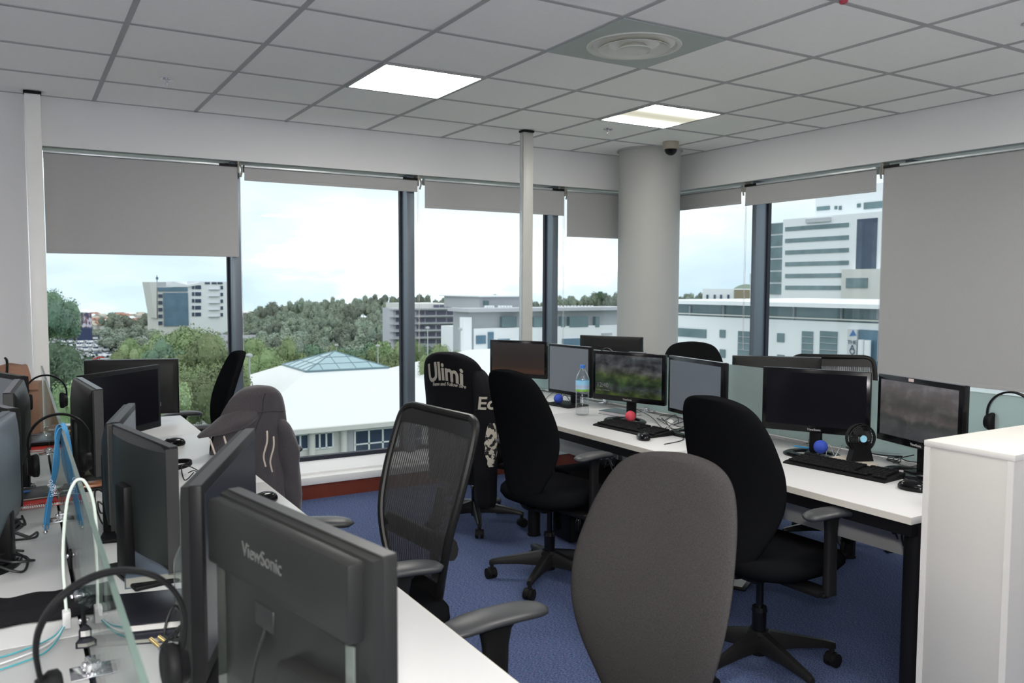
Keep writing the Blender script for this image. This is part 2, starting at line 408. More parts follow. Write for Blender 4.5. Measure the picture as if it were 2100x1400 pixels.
obj('lens', G().lathe([(.001, -.004), (.018, -.006), (.014, -.016), (.001, -.02)], n=16), mat('red_lens', (.45, .05, .08), .3), t)

# power poles
def pole(x, y, label, flip):
    t = thing('power_pole', label, 'pole', (x, y, 0), 0, 'floor to ceiling power poles')
    obj('shaft', G().box(-.042, .042, -.028, .028, .01, CZ-.02, .003), M['pole2' if flip else 'pole'], t)
    obj('cover_seam', G().box(-.046, -.042, -.012, .012, .05, CZ-.03), M['alu_light'], t)
    obj('top_cap', G().box(-.047, .047, -.033, .033, CZ-.02, CZ-.0045, .002), M['black'], t)
    obj('foot', G().box(-.05, .05, -.035, .035, 0, .012), M['black'], t)
pole(-2.135, 2.90, 'white power pole at the left corner of the windows', 0)
pole(1.005, 2.40, 'pale grey power pole standing at the far end of the right desk bench', 1)
# ---------------------------------------------------------------- desks
DZ = .72
def desk(xf, xb, y0, y1, label, grp, ends=(), panel=True, name='desk'):
    """xf: user edge, xb: middle edge"""
    s = 1 if xb > xf else -1
    t = thing(name, label, 'desk', ((xf+xb)/2, (y0+y1)/2, 0), 0, grp)
    hx = abs(xb-xf)/2; hy = (y1-y0)/2 - .001
    obj('desktop', G().box(-hx, hx, -hy, hy, DZ-.025, DZ, .0015), M['desk'], t)
    f = -s*hx
    obj('edging', G().box(min(f, f-s*.002), max(f, f-s*.002), -hy, hy, DZ-.0245, DZ-.001), M['desk_edge'], t)
    for q in (f+s*.03, -f-s*.07):
        obj('steel_frame', G().box(min(q, q+s*.04), max(q, q+s*.04), -hy+.02, hy-.02, DZ-.075, DZ-.0255), M['black_metal'], t)
    for e in ends:
        yy = e*(hy-.06)
        xx = f+s*.12
        obj('leg', G().cyl((xx, yy, .012), (xx, yy, DZ-.0255), .037, n=28).cyl((xx, yy, 0), (xx, yy, .014), .04, n=28), M['black_metal'], t)
    if panel:
        px_ = -f-s*.02
        for za, zb in ((.34, .498), (.502, DZ-.03)): obj('modesty_panel', G().box(min(px_, px_+s*.016), max(px_, px_+s*.016), -hy+.03, hy-.03, za, zb, .001), M['cab'], t)
    return t
RB = 'white desks of the right bench'
LB = 'white desks of the left bench'
desk(.205, .925, 1.14, 2.34, 'white desk at the far window end of the right bench, front row', RB, (1, -1))
desk(.205, .925, -.06, 1.14, 'white desk in the middle of the right bench with the landscape screen, front row', RB, (-1,))
desk(.205, .925, -1.26, -.06, 'white desk nearest the cabinet on the right bench, front row', RB, (-1,))
desk(1.705, .985, 1.14, 2.34, 'white desk at the far end of the right bench, behind the frosted glass', RB, (1, -1))
desk(1.705, .985, -.06, 1.14, 'white middle desk of the right bench, behind the frosted glass', RB, (-1,))
desk(1.705, .985, -1.26, -.06, 'white desk behind the frosted glass at the right edge', RB, (-1,))
desk(-1.47, -2.141, 1.482, 2.15, 'white desk end at the window on the left bench', LB, (1,))
desk(-1.47, -2.141, .282, 1.482, 'white desk on the left bench beside the hoodie chair', LB, (1,))
desk(-1.47, -2.141, -.918, .282, 'white desk on the left bench beside the mesh chair', LB, (1,))
desk(-1.47, -2.141, -2.118, -.918, 'white desk nearest the viewer on the left bench', LB, (1, -1))
desk(-2.83, -2.159, 1.482, 2.15, 'white desk end at the window, left of the clear glass divider', LB, (1,))
desk(-2.83, -2.159, .282, 1.482, 'white desk left of the clear glass divider under the red folders', LB, (1,))
desk(-2.83, -2.159, -.918, .282, 'white desk left of the clear glass divider under the tangled cables', LB, (1,))
desk(-2.83, -2.159, -2.118, -.918, 'white desk left of the clear glass divider in the near corner', LB, (1, -1))

# glass dividers
def divider(x, ys, z0, z1, m, edge, label, grp):
    for i in range(len(ys)-1):
        a, b = ys[i], ys[i+1]
        t = thing('glass_divider', label[i], 'divider', (x, (a+b)/2, 0), 0, grp)
        h = abs(b-a)/2-.002
        obj('glass_panel', G().box(-.004, .004, -h, h, z0, z1-.0015), m, t)
        obj('top_edge', G().box(-.0042, .0042, -h, h, z1-.0015, z1), edge, t)
        for yy in (-h+.2, h-.2):
            g = G().box(-.014, .014, yy-.022, yy+.022, DZ, z0+.012, .004).box(-.04, .04, yy-.03, yy+.03, DZ, DZ+.004, .001)
            for s in (-1, 1): g.ball((s*.014, yy, z0+.0), .009, 10)
            obj('clamp', g, M['chrome'], t)
divider(.955, (2.34, 1.14, -.06, -1.26), DZ+.012, 1.055, M['frost'], M['frost'],
        ('frosted glass divider at the window end of the right bench', 'frosted glass divider in the middle of the right bench', 'frosted glass divider at the right end, beside the cabinet'), 'frosted dividers of the right bench')
divider(-2.15, (2.15, 1.482, .282, -.918, -2.118), DZ+.014, 1.035, M['divider_clear'], M['glass_edge'],
        ('clear glass divider at the window end of the left bench', 'clear glass divider of the left bench holding the farthest headset', 'clear glass divider of the left bench hung with the blue lanyards', 'clear glass divider nearest the viewer under the big headset'), 'clear dividers of the left bench')

# cabinet at the right end
t = thing('storage_cabinet', 'white waist-high cabinet standing at the right edge of the photo', 'cabinet', (.15, -1.33, 0))
obj('carcass', G().box(.0, 1.7, -.27, 0, 0, .972, .001), M['cab'], t)
obj('top_panel', G().box(-.002, 1.702, -.272, .002, .972, .99, .001), M['cab_edge'], t)
obj('side_edging', G().box(-.003, .0, -.27, -.252, 0, .97).box(-.003, 0, -.018, 0, 0, .97), M['cab_edge'], t)

# ---------------------------------------------------------------- chairs
_mc = {}
def cached(k, fn):
    if k not in _mc: _mc[k] = fn()
    return _mc[k]
def lerp_prof(prof, t):
    for (a, *x), (b, *y) in zip(prof, prof[1:]):
        if t <= b:
            k = (t-a)/(b-a); k = k*k*(3-2*k) if False else k
            return [p+(q-p)*k for p, q in zip(x, y)]
    return list(prof[-1][1:])
def smooth_prof(prof, n):
    xs = [p[0] for p in prof]; out = []
    P = [V((p[0], p[1], p[2])) for p in prof]
    return bezier(P, n)
def back_pad(prof, th=.032, wrap=.05, flatten=2.6, n=36, sub=6):
    """prof: list of (z, halfwidth, x-offset)"""
    g = G(); rg = []; S = smooth_prof(prof, sub)
    for i, p in enumerate(S):
        z, w, x = p; w = max(w, .004); t_ = th*min(1, (w/.10))**.5
        ring = []
        for k in range(n):
            a = 2*PI*k/n; c, s = math.cos(a), math.sin(a)
            yy = w*math.copysign(abs(c)**(2/flatten), c); xx = t_*math.copysign(abs(s)**(2/2.0), s)
            ring.append(V((x+xx+wrap*(yy/.22)**2*.6, yy, z)))
        rg.append(ring)
    return g.rings(rg, True)
BACK = [(.435, .02, -.178), (.442, .07, -.178), (.47, .112, -.178), (.53, .150, -.174), (.61, .192, -.168), (.70, .222, -.172), (.80, .232, -.192), (.90, .218, -.222), (.97, .198, -.246), (1.02, .172, -.263), (1.048, .138, -.273), (1.063, .09, -.279), (1.07, .03, -.281)]
def seat_mesh():
    g = G(); rg = []
    for (z, k, e) in ((.405, .80, 0), (.415, .93, 0), (.44, 1.0, 0), (.465, .99, 0), (.482, .93, 0), (.49, .80, .0), (.491, .4, 0), (.490, .02, 0)):
        ring = []
        for i in range(48):
            a = 2*PI*i/48; c, s = math.cos(a), math.sin(a)
            x = .245*k*math.copysign(abs(c)**.62, c)+.04; y = .245*k*math.copysign(abs(s)**.62, s)
            zz = z - (.03*max(0, (x-.15)/.13)**2 if z > .43 else 0)
            ring.append(V((x, y, zz)))
        rg.append(ring)
    return g.rings(rg, True)
def arm_pad_mesh():
    g = G(); rg = []
    for i in range(17):
        t = i/16; x = -.125+.25*t; w = .043*(1-(2*abs(t-.5))**4)**.5+.004; zc = .672 - .035*max(0, t-.55)**1.6*1.5 - .02*max(0, .35-t)**1.5*2
        h = .013*(1-(2*abs(t-.5))**6)**.5+.002
        rg.append([V((x, w*math.cos(2*PI*k/16), zc+h*math.sin(2*PI*k/16)*(1 if math.sin(2*PI*k/16) > 0 else 1.2))) for k in range(16)])
    return g.rings(rg, True)
def arm_post_mesh(wide):
    g = G(); prof = [(.658, .06, .022), (.64, .042, .020), (.60, .034, .017), (.50, .032, .016), (.40, .034, .018), (.375, .034, .018)]
    if not wide: prof = [(.66, .045, .020), (.645, .028, .017), (.60, .024, .015), (.48, .024, .015), (.375, .026, .018)]
    rg = []
    for z, a, b in prof:
        rg.append([V((a*math.copysign(abs(math.cos(2*PI*k/20))**.6, math.cos(2*PI*k/20)), b*math.copysign(abs(math.sin(2*PI*k/20))**.6, math.sin(2*PI*k/20)), z)) for k in range(20)])
    g.rings(rg, True)
    return g
def leg_mesh():
    g = G(); rg = []
    for (x, z, w, h) in ((.03, .115, .030, .036), (.06, .112, .026, .032), (.15, .104, .021, .022), (.25, .092, .016, .014), (.285, .086, .015, .012), (.30, .082, .010, .010)):
        rg.append([V((x, w*a, z+h*b)) for a, b in ((-1, -1), (1, -1), (1.0, .3), (.55, 1), (-.55, 1), (-1.0, .3))])
    g.rings(rg, True); g.cyl((.288, 0, .05), (.288, 0, .085), .010, n=10)
    return g
def caster_mesh():
    g = G()
    for s in (-1, 1):
        g.cyl((0, s*.006, .027), (0, s*.023, .027), .0268, n=24); g.cyl((0, s*.0225, .027), (0, s*.0245, .027), .02, n=20)
    rg = [[V((.030*math.cos(a), y, .027+.030*math.sin(a))) for a in [PI*k/10 for k in range(11)]] + [V((-.012, y, .03)), V((.012, y, .03))] for y in (-.006, .006)]
    g.rings(rg, True)
    return g
def mesh_back_frame():
    g = G(); pts = []
    S = smooth_prof(MESHB, 5)
    side = [V((x+.02*(w/.22)**2, w, z)) for z, w, x in S]
    loop = side + [V((p.x, -p.y, p.z)) for p in side[::-1]]
    g.tube(loop+[loop[0]], .013, 10)
    # broad top band and lower band
    for z0, z1 in ((.995, 1.045), (.48, .54)):
        rg = []
        for k in range(3):
            z = z0+(z1-z0)*k/2; w, x = mb(z); rg.append([V((x+.02*(w*u/.22)**2+d, w*u, z)) for u, d in [(q/8, .006) for q in range(-8, 9)]+[(q/8, -.006) for q in range(8, -9, -1)]])
        g.rings(rg, True)
    return g
MESHB = [(.45, .09, -.17), (.48, .13, -.168), (.58, .180, -.158), (.70, .215, -.165), (.82, .232, -.195), (.93, .234, -.228), (1.01, .228, -.252), (1.04, .212, -.262), (1.052, .175, -.266)]
def mb(z):
    S = MESHB
    for a, b in zip(S, S[1:]):
        if z <= b[0]:
            k = (z-a[0])/(b[0]-a[0]); return a[1]+(b[1]-a[1])*k, a[2]+(b[2]-a[2])*k
    return S[-1][1], S[-1][2]
def mesh_back_panel():
    g = G(); rg = []
    for i in range(30):
        z = .46+(1.048-.46)*i/29; w, x = mb(z); rg.append([V((x+.02*(w*u/12/.22)**2, w*u/12, z)) for u in range(-12, 13)])
    return g.rings(rg, False, closed=False)
def mesh_fabric():
    m = bpy.data.materials.new('woven_mesh'); m.use_nodes = True; nt = m.node_tree; b = nt.nodes['Principled BSDF']
    b.inputs['Base Color'].default_value = (.035, .034, .034, 1); b.inputs['Roughness'].default_value = .5
    tc = N(nt, 'TexCoord'); wv = N(nt, 'TexWave', Scale=28.0, Distortion=.5); wv.bands_direction = 'Y'
    nt.links.new(tc.outputs['Object'], wv.inputs['Vector'])
    r = ramp(nt, [(.30, (.74, .74, .74)), (.75, (1, 1, 1))]); nt.links.new(wv.outputs['Fac'], r.inputs['Fac'])
    bw = N(nt, 'RGBToBW'); nt.links.new(r.outputs['Color'], bw.inputs[0]); nt.links.new(bw.outputs[0], b.inputs['Alpha'])
    return m
M['mesh'] = mesh_fabric()
M['frame_black'] = mat('chair_frame_plastic', (.010, .010, .010), .38, spec=.28)

def chair(kind, x, y, yaw, base, label, fabric='fabric_black', seat='fabric_seat', arms=(0, 0), tilt=0, armw=.29, grp=None, legs=True, armx=.02, wide=None, padk=1):
    wide = (kind == 'mesh') if wide is None else wide
    t = thing('office_chair', label, 'office chair', (x, y, 0), R_(yaw), grp)
    if kind == 'fabric':
        bk = obj('backrest', cached('back'+fabric, lambda: back_pad(BACK).mesh('backrest', 50)), M[fabric], t)
        obj('back_support', cached('bsup', lambda: G().tube(bezier([(-.05, 0, .395), (-.14, 0, .385), (-.178, 0, .43), (-.175, 0, .52)], 5), .022, 10, flat=.5).mesh('back_support')), M['black'], t)
    else:
        bk = obj('backrest', cached('mbf', lambda: mesh_back_frame().mesh('backrest')), M['frame_black'], t)
        obj('mesh_panel', cached('mbp', lambda: mesh_back_panel().mesh('mesh_panel', 80)), M['mesh'], bk)
        def sp():
            g = G().tube(bezier([(-.05, 0, .395), (-.20, 0, .39), (-.235, 0, .48), (-.225, 0, .62), (-.255, 0, .80)], 5), [.022]*21, 10, flat=.6)
            for k in range(9): g.cyl((-.235-.002*k, -.02, .54+.018*k), (-.235-.002*k, .02, .54+.018*k), .006, n=6)
            return g.mesh('back_support')
        obj('back_support', cached('msp', sp), M['frame_black'], t)
        obj('lumbar_pad', cached('lum', lambda: G().tube(bezier([(-.165, -.2, .66), (-.19, -.1, .645), (-.195, 0, .64), (-.19, .1, .645), (-.165, .2, .66)], 5), .022, 10, flat=1.6).mesh('lumbar_pad')), M['frame_black'], bk)
    obj('seat', cached('seat', lambda: seat_mesh().mesh('seat', 60)), M[seat], t)
    obj('seat_mechanism', cached('mech', lambda: G().box(-.10, .12, -.07, .07, .36, .406, .012).tube([(.0, -.07, .385), (.0, -.26, .375)], .006, 8).box(-.02, .02, -.30, -.25, .368, .382, .005)
        .box(-.04, .04, -.29, .29, .372, .392, .004).mesh('seat_mechanism')), M['black'], t)
    obj('gas_column', cached('col', lambda: G().cyl((0, 0, .20), (0, 0, .37), .014, n=18).cyl((0, 0, .09), (0, 0, .235), .027, n=24).cyl((0, 0, .225), (0, 0, .242), .030, .027, n=24).mesh('gas_column')), M['black_gloss'], t)
    obj('base_hub', cached('hub', lambda: G().lathe([(.001, .055), (.028, .055), (.030, .075), (.044, .085), (.046, .14), (.036, .152), (.001, .152)], n=28).mesh('base_hub')), M['black'], t)
    for k, s in enumerate((1, -1)):
        ap = obj('armrest', cached('post'+str(wide), lambda: arm_post_mesh(wide).mesh('armrest', 60)), M['frame_black'], t, loc=(armx, s*armw, 0), rot=(0, 0, R_(arms[k])))
        obj('arm_pad', cached('pad', lambda: arm_pad_mesh().mesh('arm_pad', 60)), M['pad'], ap).scale = (padk, 1+(padk-1)*.5, 1)
    if legs:
        for k in range(5):
            a = R_(base-yaw+72*k)
            lg = obj('base_leg', cached('leg', lambda: leg_mesh().mesh('base_leg')), M['frame_black'], t, rot=(0, 0, a))
            obj('caster', cached('cas', lambda: caster_mesh().mesh('caster')), M['black_rubber'], lg, loc=(.292, 0, 0), rot=(0, 0, R_(30+47*k)))
    return t
ch_front = chair('fabric', -1.208, -1.455, 188, 20, 'charcoal grey fabric office chair closest to the viewer, cut off by the bottom edge', fabric='fabric_grey', arms=(4, -6), armx=.045, wide=True, padk=1.2)
ch_right = chair('fabric', .155, -.68, 2, -28, 'black fabric office chair in front of the blank black monitor, blue floor behind its base', arms=(0, -6))
ch_mid = chair('fabric', -.01, .53, 8, 2, 'black fabric office chair beside the water bottle, seen from behind', arms=(0, 5))
ch_jack = chair('fabric', .134, 1.57, 28, 30, 'black office chair with a printed black jacket over its back', arms=(0, 0))
ch_mesh = chair('mesh', -1.325, -.455, 186, 12, 'black mesh-backed office chair in the middle foreground', arms=(-12, -28), armx=.075, padk=1.12)
ch_hood = chair('fabric', -1.41, 1.11, 104, 40, 'office chair at the left bench covered by a grey hoodie', arms=(0, 0))
for o_ in ch_hood.children:
    if o_.name.startswith('backrest'): o_.scale = (.9, .76, .88); o_.location = (-.01, 0, .05)
ch_end = chair('fabric', -1.39, 2.25, 178, 50, 'black office chair at the window end of the left bench, seen edge-on', arms=(0, 0))
chair('fabric', 1.73, 1.36, 232, 60, 'black fabric office chair whose rounded top shows behind the frosted glass', arms=(0, 0))
chair('mesh', 1.72, .20, 226, 10, 'black mesh-backed office chair behind the frosted glass, near the right window', arms=(0, 0))
# ---------------------------------------------------------------- screens and monitors
M['scr_off'] = mat('dark_screen', (.006, .006, .009), .18, spec=.5)
M['scr_navy'] = mat('dark_matte_screen', (.012, .015, .024), .32, spec=.5)
M['scr_reflecting'] = mat('window_reflection_screen', (.085, .098, .112), .45, spec=.5, emit=(.15, .165, .19), es=.22)  # grey base and faint glow painted in for window light on a matte screen
M['scr_reflecting_dark'] = mat('window_reflection_screen_dark', (.065, .077, .090), .4, spec=.5, emit=(.10, .115, .14), es=.3)  # darker grey of the same painted window reflection
M['bez_silver'] = mat('silver_bezel', (.16, .17, .20), .3, metal=.3)
M['mon_back'] = mat('monitor_back_plastic', (.013, .0135, .0135), .42, var=.1, scale=8, spec=.22)
M['mon_back_grey'] = mat('monitor_back_grey', (.018, .021, .021), .36, spec=.3)
M['mon_blue'] = mat('monitor_back_blue_grey', (.10, .12, .145), .35)
M['mon_edge'] = mat('monitor_edge_grey', (.035, .035, .036), .4)
def landscape(name, kind):
    m = mat(name, (.01, .01, .012), .22, spec=.5); nt = m.node_tree; b = nt.nodes['Principled BSDF']
    tc = N(nt, 'TexCoord'); sp = N(nt, 'SeparateXYZ'); nt.links.new(tc.outputs['Object'], sp.inputs[0])
    def nz(sc_, det, mp=(1, 1, 1)):
        a = N(nt, 'Mapping'); a.inputs['Scale'].default_value = mp; nt.links.new(tc.outputs['Object'], a.inputs['Vector'])
        n = N(nt, 'TexNoise', Scale=sc_, Detail=det); nt.links.new(a.outputs[0], n.inputs['Vector']); return n
    def math_(op, a, b_):
        n = N(nt, 'Math', operation=op)
        for i, v in enumerate((a, b_)):
            if isinstance(v, (int, float)): n.inputs[i].default_value = v
            else: nt.links.new(v, n.inputs[i])
        return n.outputs[0]
    n1 = nz(9.0, 5); n2 = nz(16.0, 6, (1, 1, 1.6)); Z = sp.outputs['Z']
    zz = math_('ADD', Z, math_('MULTIPLY', math_('SUBTRACT', n1.outputs['Fac'], .5), .10))
    zr = N(nt, 'MapRange'); zr.inputs['From Min'].default_value = -.13; zr.inputs['From Max'].default_value = .13; nt.links.new(zz, zr.inputs['Value'])
    if kind == 0:
        lo = ramp(nt, [(0, (.020, .040, .008)), (.12, (.045, .07, .012)), (.25, (.035, .045, .045)), (.35, (.02, .045, .015)), (.50, (.05, .075, .02)), (.56, (.06, .065, .05)), (.66, (.07, .07, .075)), (.85, (.035, .042, .045)), (1, (.10, .10, .105))])
        k2 = (.25, 1.6)
    else:
        lo = ramp(nt, [(0, (.035, .040, .040)), (.2, (.06, .06, .062)), (.36, (.04, .045, .042)), (.42, (.10, .085, .08)), (.55, (.06, .06, .055)), (.75, (.13, .115, .115)), (1, (.17, .165, .175))])
        k2 = (.75, 1.15)
    nt.links.new(zr.outputs[0], lo.inputs['Fac'])
    r2 = ramp(nt, [(.36, (k2[0],)*3), (.5, (.8,)*3), (.66, (k2[1],)*3)]); nt.links.new(n2.outputs['Fac'], r2.inputs['Fac'])
    mx = N(nt, 'Mix', data_type='RGBA', blend_type='MULTIPLY'); mx.inputs['Factor'].default_value = 1
    nt.links.new(lo.outputs['Color'], mx.inputs['A']); nt.links.new(r2.outputs['Color'], mx.inputs['B'])
    nt.links.new(mx.outputs['Result'], b.inputs['Emission Color']); b.inputs['Emission Strength'].default_value = .62
    return m
M['scr_land'] = landscape('landscape_screen', 0); M['scr_misty'] = landscape('misty_mountain_screen', 1)
def brown_screen():
    m = mat('brown_dim_screen', (.01, .009, .009), .25); nt = m.node_tree; b = nt.nodes['Principled BSDF']
    tc = N(nt, 'TexCoord'); sp = N(nt, 'SeparateXYZ'); nt.links.new(tc.outputs['Object'], sp.inputs[0])
    zr = N(nt, 'MapRange'); zr.inputs['From Min'].default_value = -.13; zr.inputs['From Max'].default_value = .13; nt.links.new(sp.outputs['Z'], zr.inputs['Value'])
    r = ramp(nt, [(0, (.02, .014, .012)), (.16, (.06, .026, .014)), (.26, (.028, .018, .014)), (.6, (.024, .018, .017)), (1, (.032, .028, .030))]); nt.links.new(zr.outputs[0], r.inputs['Fac'])
    nt.links.new(r.outputs['Color'], b.inputs['Emission Color']); b.inputs['Emission Strength'].default_value = .6
    return m
M['scr_brown'] = brown_screen()
M['logo'] = mat('logo_silver', (.55, .55, .56), .3)
M['logo_faint'] = mat('logo_worn', (.085, .085, .085), .35)

def monitor(A, B, zt, h, label, scr, bez='black_gloss', back='mon_back', base='oval', word=None, bw=.018, bbot=.03, badge=None, grp=None, curved=False, top='black', lean=0, sb=None):
    """A, B: ground positions of the left and right top corners as seen by the person at the screen"""
    A = V((*A, 0)); B = V((*B, 0)); w = (B-A).length; yaw = math.atan2(B.y-A.y, B.x-A.x); c = (A+B)/2
    t = thing('monitor', label, 'monitor', (c.x, c.y, DZ), yaw, grp)
    zc = zt-DZ-h/2
    g = G().box(-w/2, w/2, 0, .022, zc-h/2, zc+h/2, .004, mi=0)
    body = obj('bezel', g, [M[bez]], t)
    sx0, sx1, sz0, sz1 = -w/2+bw, w/2-bw, zc-h/2+bbot, zc+h/2-bw
    s = obj('screen', G().box(-(sx1-sx0)/2, (sx1-sx0)/2, -.0008, .002, -(sz1-sz0)/2, (sz1-sz0)/2), M[scr], t, loc=((sx0+sx1)/2, 0, (sz0+sz1)/2))
    # rear shell
    g = G(); rg = []
    for (k, y) in ((.995, .018), (.98, .034), (.86, .044), (.62, .056), (.55, .058)):
        ww, hh = w/2*k, h/2*(k if k > .9 else k*.92)
        rg.append([V((a*ww, y, zc+b*hh)) for a, b in ((-1, -1), (1, -1), (1, 1), (-1, 1))])
    if curved:
        rg = []
        for i in range(9):
            u = -1+2*i/8; d = .020+.028*(1-u*u)**.7
            rg.append([V((u*w/2*.995, .018, zc-h/2*.99)), V((u*w/2*.995, d, zc-h/2*.9)), V((u*w/2*.995, d+.004, zc)), V((u*w/2*.995, d, zc+h/2*.9)), V((u*w/2*.995, .018, zc+h/2*.99))])
    g.rings(rg, True); obj('rear_shell', g, M[back], t, angle=25)
    if top != 'black':
        obj('top_trim', G().box(-w/2+.003, w/2-.003, .001, .021, zc+h/2-.0005, zc+h/2+.001), M[top], t)
    if sb:
        for q in (-w/2, w/2): obj('side_trim', G().box(q-.001, q+.001, .002, .030, zc-h/2+.004, zc+h/2-.004), M[sb], t)
    # stand
    if base == 'oval':
        g = G(); n = 40; R1, R2, r1, r2 = .125, .095, .085, .055
        P = lambda a, b, z, dy=0: [V((a*math.cos(2*PI*k/n), dy-.02+b*math.sin(2*PI*k/n), z)) for k in range(n)]
        g.rings([P(R1, R2, .0), P(R1, R2, .006), P(R1-.012, R2-.01, .013), P(r1, r2, .011, .012), P(r1, r2, .0, .012)], False)
        g.box(-.03, .03, -.03, .070, .002, .014, .003)
        obj('stand_base', g, M['black_gloss'], t)
        obj('stand_neck', G().box(-.026, .026, .028, .058, .008, zc-h/2+.06, .006), M['black'], t)
    elif base == 'rect':
        obj('stand_base', G().box(-.115, .115, -.10, .074, 0, .012, .005), M['black'], t)
        obj('stand_neck', G().box(-.035, .035, .045, .072, .008, zc+.03, .008), M['black'], t)
    if word:
        m = text_mesh(word, .014, .0004); obj('brand_lettering', m, M['logo'], body, loc=(0, -.0006, zc-h/2+bbot*.45), rot=(PI/2, 0, 0))
    if badge:
        m = text_mesh(badge[0], badge[1], .0005); obj('rear_lettering', m, M[badge[3]], t, loc=(0, badge[2], zc+h/2-badge[4]), rot=(PI/2, 0, PI))
    return t, w, h, zc, yaw
RM = 'monitors on the right bench'; LM = 'monitors on the left bench'
monitor((.660, 2.331), (.885, 1.93), 1.08, .262, 'widescreen monitor with a dim brown screen at the window end of the right bench', 'scr_brown', word='ViewSonic', grp=RM)
monitor((.672, 1.585), (.713, 1.192), 1.095, .31, 'squarish grey-lit monitor between the brown screen and the water bottle', 'scr_reflecting', bez='black', top='bez_silver', base='rect', bw=.014, bbot=.022, grp=RM)
r3 = monitor((.55, .939), (.696, .496), 1.10, .275, 'black widescreen monitor showing a mountain lake landscape and the time 12:40', 'scr_land', word='ViewSonic', grp=RM)
monitor((.688, .461), (.617, -.008), 1.10, .295, 'black monitor with a pale grey screen right of the landscape screen', 'scr_reflecting_dark', top='bez_silver', bbot=.022, bw=.020, grp=RM)
monitor((.655, -.215), (.864, -.625), 1.10, .282, 'large black monitor with a blank black screen behind the blue ball', 'scr_off', word='ViewSonic', grp=RM)
r6 = monitor((.85, -.666), (.733, -1.102), 1.10, .277, 'black monitor showing misty mountains behind the small fan', 'scr_misty', word='ViewSonic', top='bez_silver', bw=.02, grp=RM)
# time on the landscape screen
def on_screen(mon, s, size, x, z, m):
    t, w, h, zc, yaw = mon
    obj('screen_text', text_mesh(s, size, .0002), m, t, loc=(x, -.0012, zc+z), rot=(PI/2, 0, 0))
M['dim_text'] = emis('dim_screen_text', (.5, .5, .5), .22)
on_screen(r3, '12:40', .036, -.165, -.055, M['dim_text']); on_screen(r3, 'Sunday, 15 March', .013, -.165, -.082, M['dim_text'])
# sticker on the misty monitor
obj('sticker', G().box(-.05, -.022, -.0012, -.0002, r6[3]+r6[2]/2-.014, r6[3]+r6[2]/2-.002), mat('sticker', (.55, .45, .42), .5), r6[0])
# cable bow and webcam on top of the landscape monitor
t3, w3, h3, zc3, yaw3 = r3
obj('top_cable', G().tube(bezier([(-.20, .03, zc3+h3/2-.002), (-.175, .035, zc3+h3/2+.012), (-.15, .04, zc3+h3/2+.010), (-.12, .03, zc3+h3/2-.004)], 5), .0035, 6), M['cable'], t3)
obj('top_handle', G().box(.0, .10, .004, .03, zc3+h3/2-.002, zc3+h3/2+.004, .001), M['bez_silver'], t3)
# behind the frosted glass: backs of monitors
monitor((1.28, 1.37), (1.09, 1.80), 1.13, .30, 'black monitor rising above the frosted glass in front of the column', 'scr_off', base='rect', grp=RM)
monitor((1.735, .33), (1.39, .69), 1.058, .29, 'black monitor behind the frosted glass, its top edge level with the glass', 'scr_off', base='rect', grp=RM)
monitor((1.33, -.02), (1.30, .44), 1.00, .28, 'blurred dark monitor low behind the frosted glass left of the blank screen', 'scr_off', base='rect', grp=RM)
# left bench, right half
monitor((-1.50, 1.965), (-1.95, 2.11), 1.062, .30, 'black monitor seen from behind at the window end, red ribbon on its top', 'scr_off', base='rect', grp=LM)
o_ = bpy.data.objects['monitor.009']; obj('rear_sticker', G().box(-.15, -.115, .0585, .0595, .09, .11), M['white_plastic'], o_)
monitor((-2.035, .845), (-1.70, 1.204), 1.10, .285, 'black glossy widescreen monitor facing the viewer on the left bench', 'scr_off', bez='black', grp=LM, word=None)
monitor((-2.005, .33), (-2.042, .775), 1.10, .31, 'dark monitor seen almost edge-on with a pale grey top edge', 'scr_off', bez='black', base='rect', top='mon_blue', sb='mon_edge', grp=LM)
m4 = monitor((-1.938, -.80), (-2.021, -.37), 1.082, .30, 'dark grey monitor with a round maker badge on its curved back', 'scr_off', bez='black', back='mon_back_grey', base='rect', curved=True, sb='mon_edge', top='mon_edge', grp=LM)
monitor((-2.022, -.35), (-1.936, .035), 1.082, .29, 'slim monitor with a pale grey screen behind the badge monitor', 'scr_reflecting', bez='black', top='mon_edge', base='rect', sb='mon_edge', grp=LM)
monitor((-2.008, -1.47), (-1.80, -.965), 1.138, .33, 'black monitor with a dark navy screen behind the nearest monitor', 'scr_navy', bez='black', base='rect', top='mon_edge', grp=LM)
m7 = monitor((-1.860, -1.925), (-1.950, -1.475), 1.13, .345, 'nearest monitor seen from behind with worn silver lettering, bottom left', 'scr_off', bez='mon_back', back='mon_back', base='none', top='mon_edge', grp=LM)
# recessed glossy lower panel, ridge and lettering on the nearest monitor
t, w, h, zc, yaw = m7
obj('glossy_rear_panel', G().box(-w/2+.03, w/2-.015, .044, .0475, zc-h/2+.02, zc+h/2-.115, .001), mat('glossy_rear', (.085, .098, .090), .12, coat=.3), t)
obj('rear_ridge', G().box(-w/2+.02, w/2-.01, .03, .060, zc+h/2-.108, zc+h/2-.006, .006), M['mon_back'], t)
obj('rear_lettering', text_mesh('ViewSonic', .030, .0004), M['logo_faint'], t, loc=(.025, .0604, zc+h/2-.056), rot=(PI/2, 0, PI))
obj('stand_column', G().box(-.20, -.065, .045, .085, 0.01, zc+h/2-.165, .006), M['mon_back'], t)
obj('rear_cable', G().tube(bezier([(.02, .055, zc+.02), (.018, .075, zc-.03), (.03, .085, zc-.12), (.06, .08, zc-.2)], 6), .003, 6).box(-.01, .05, .047, .062, zc+.015, zc+.05, .006), M['cable'], t)
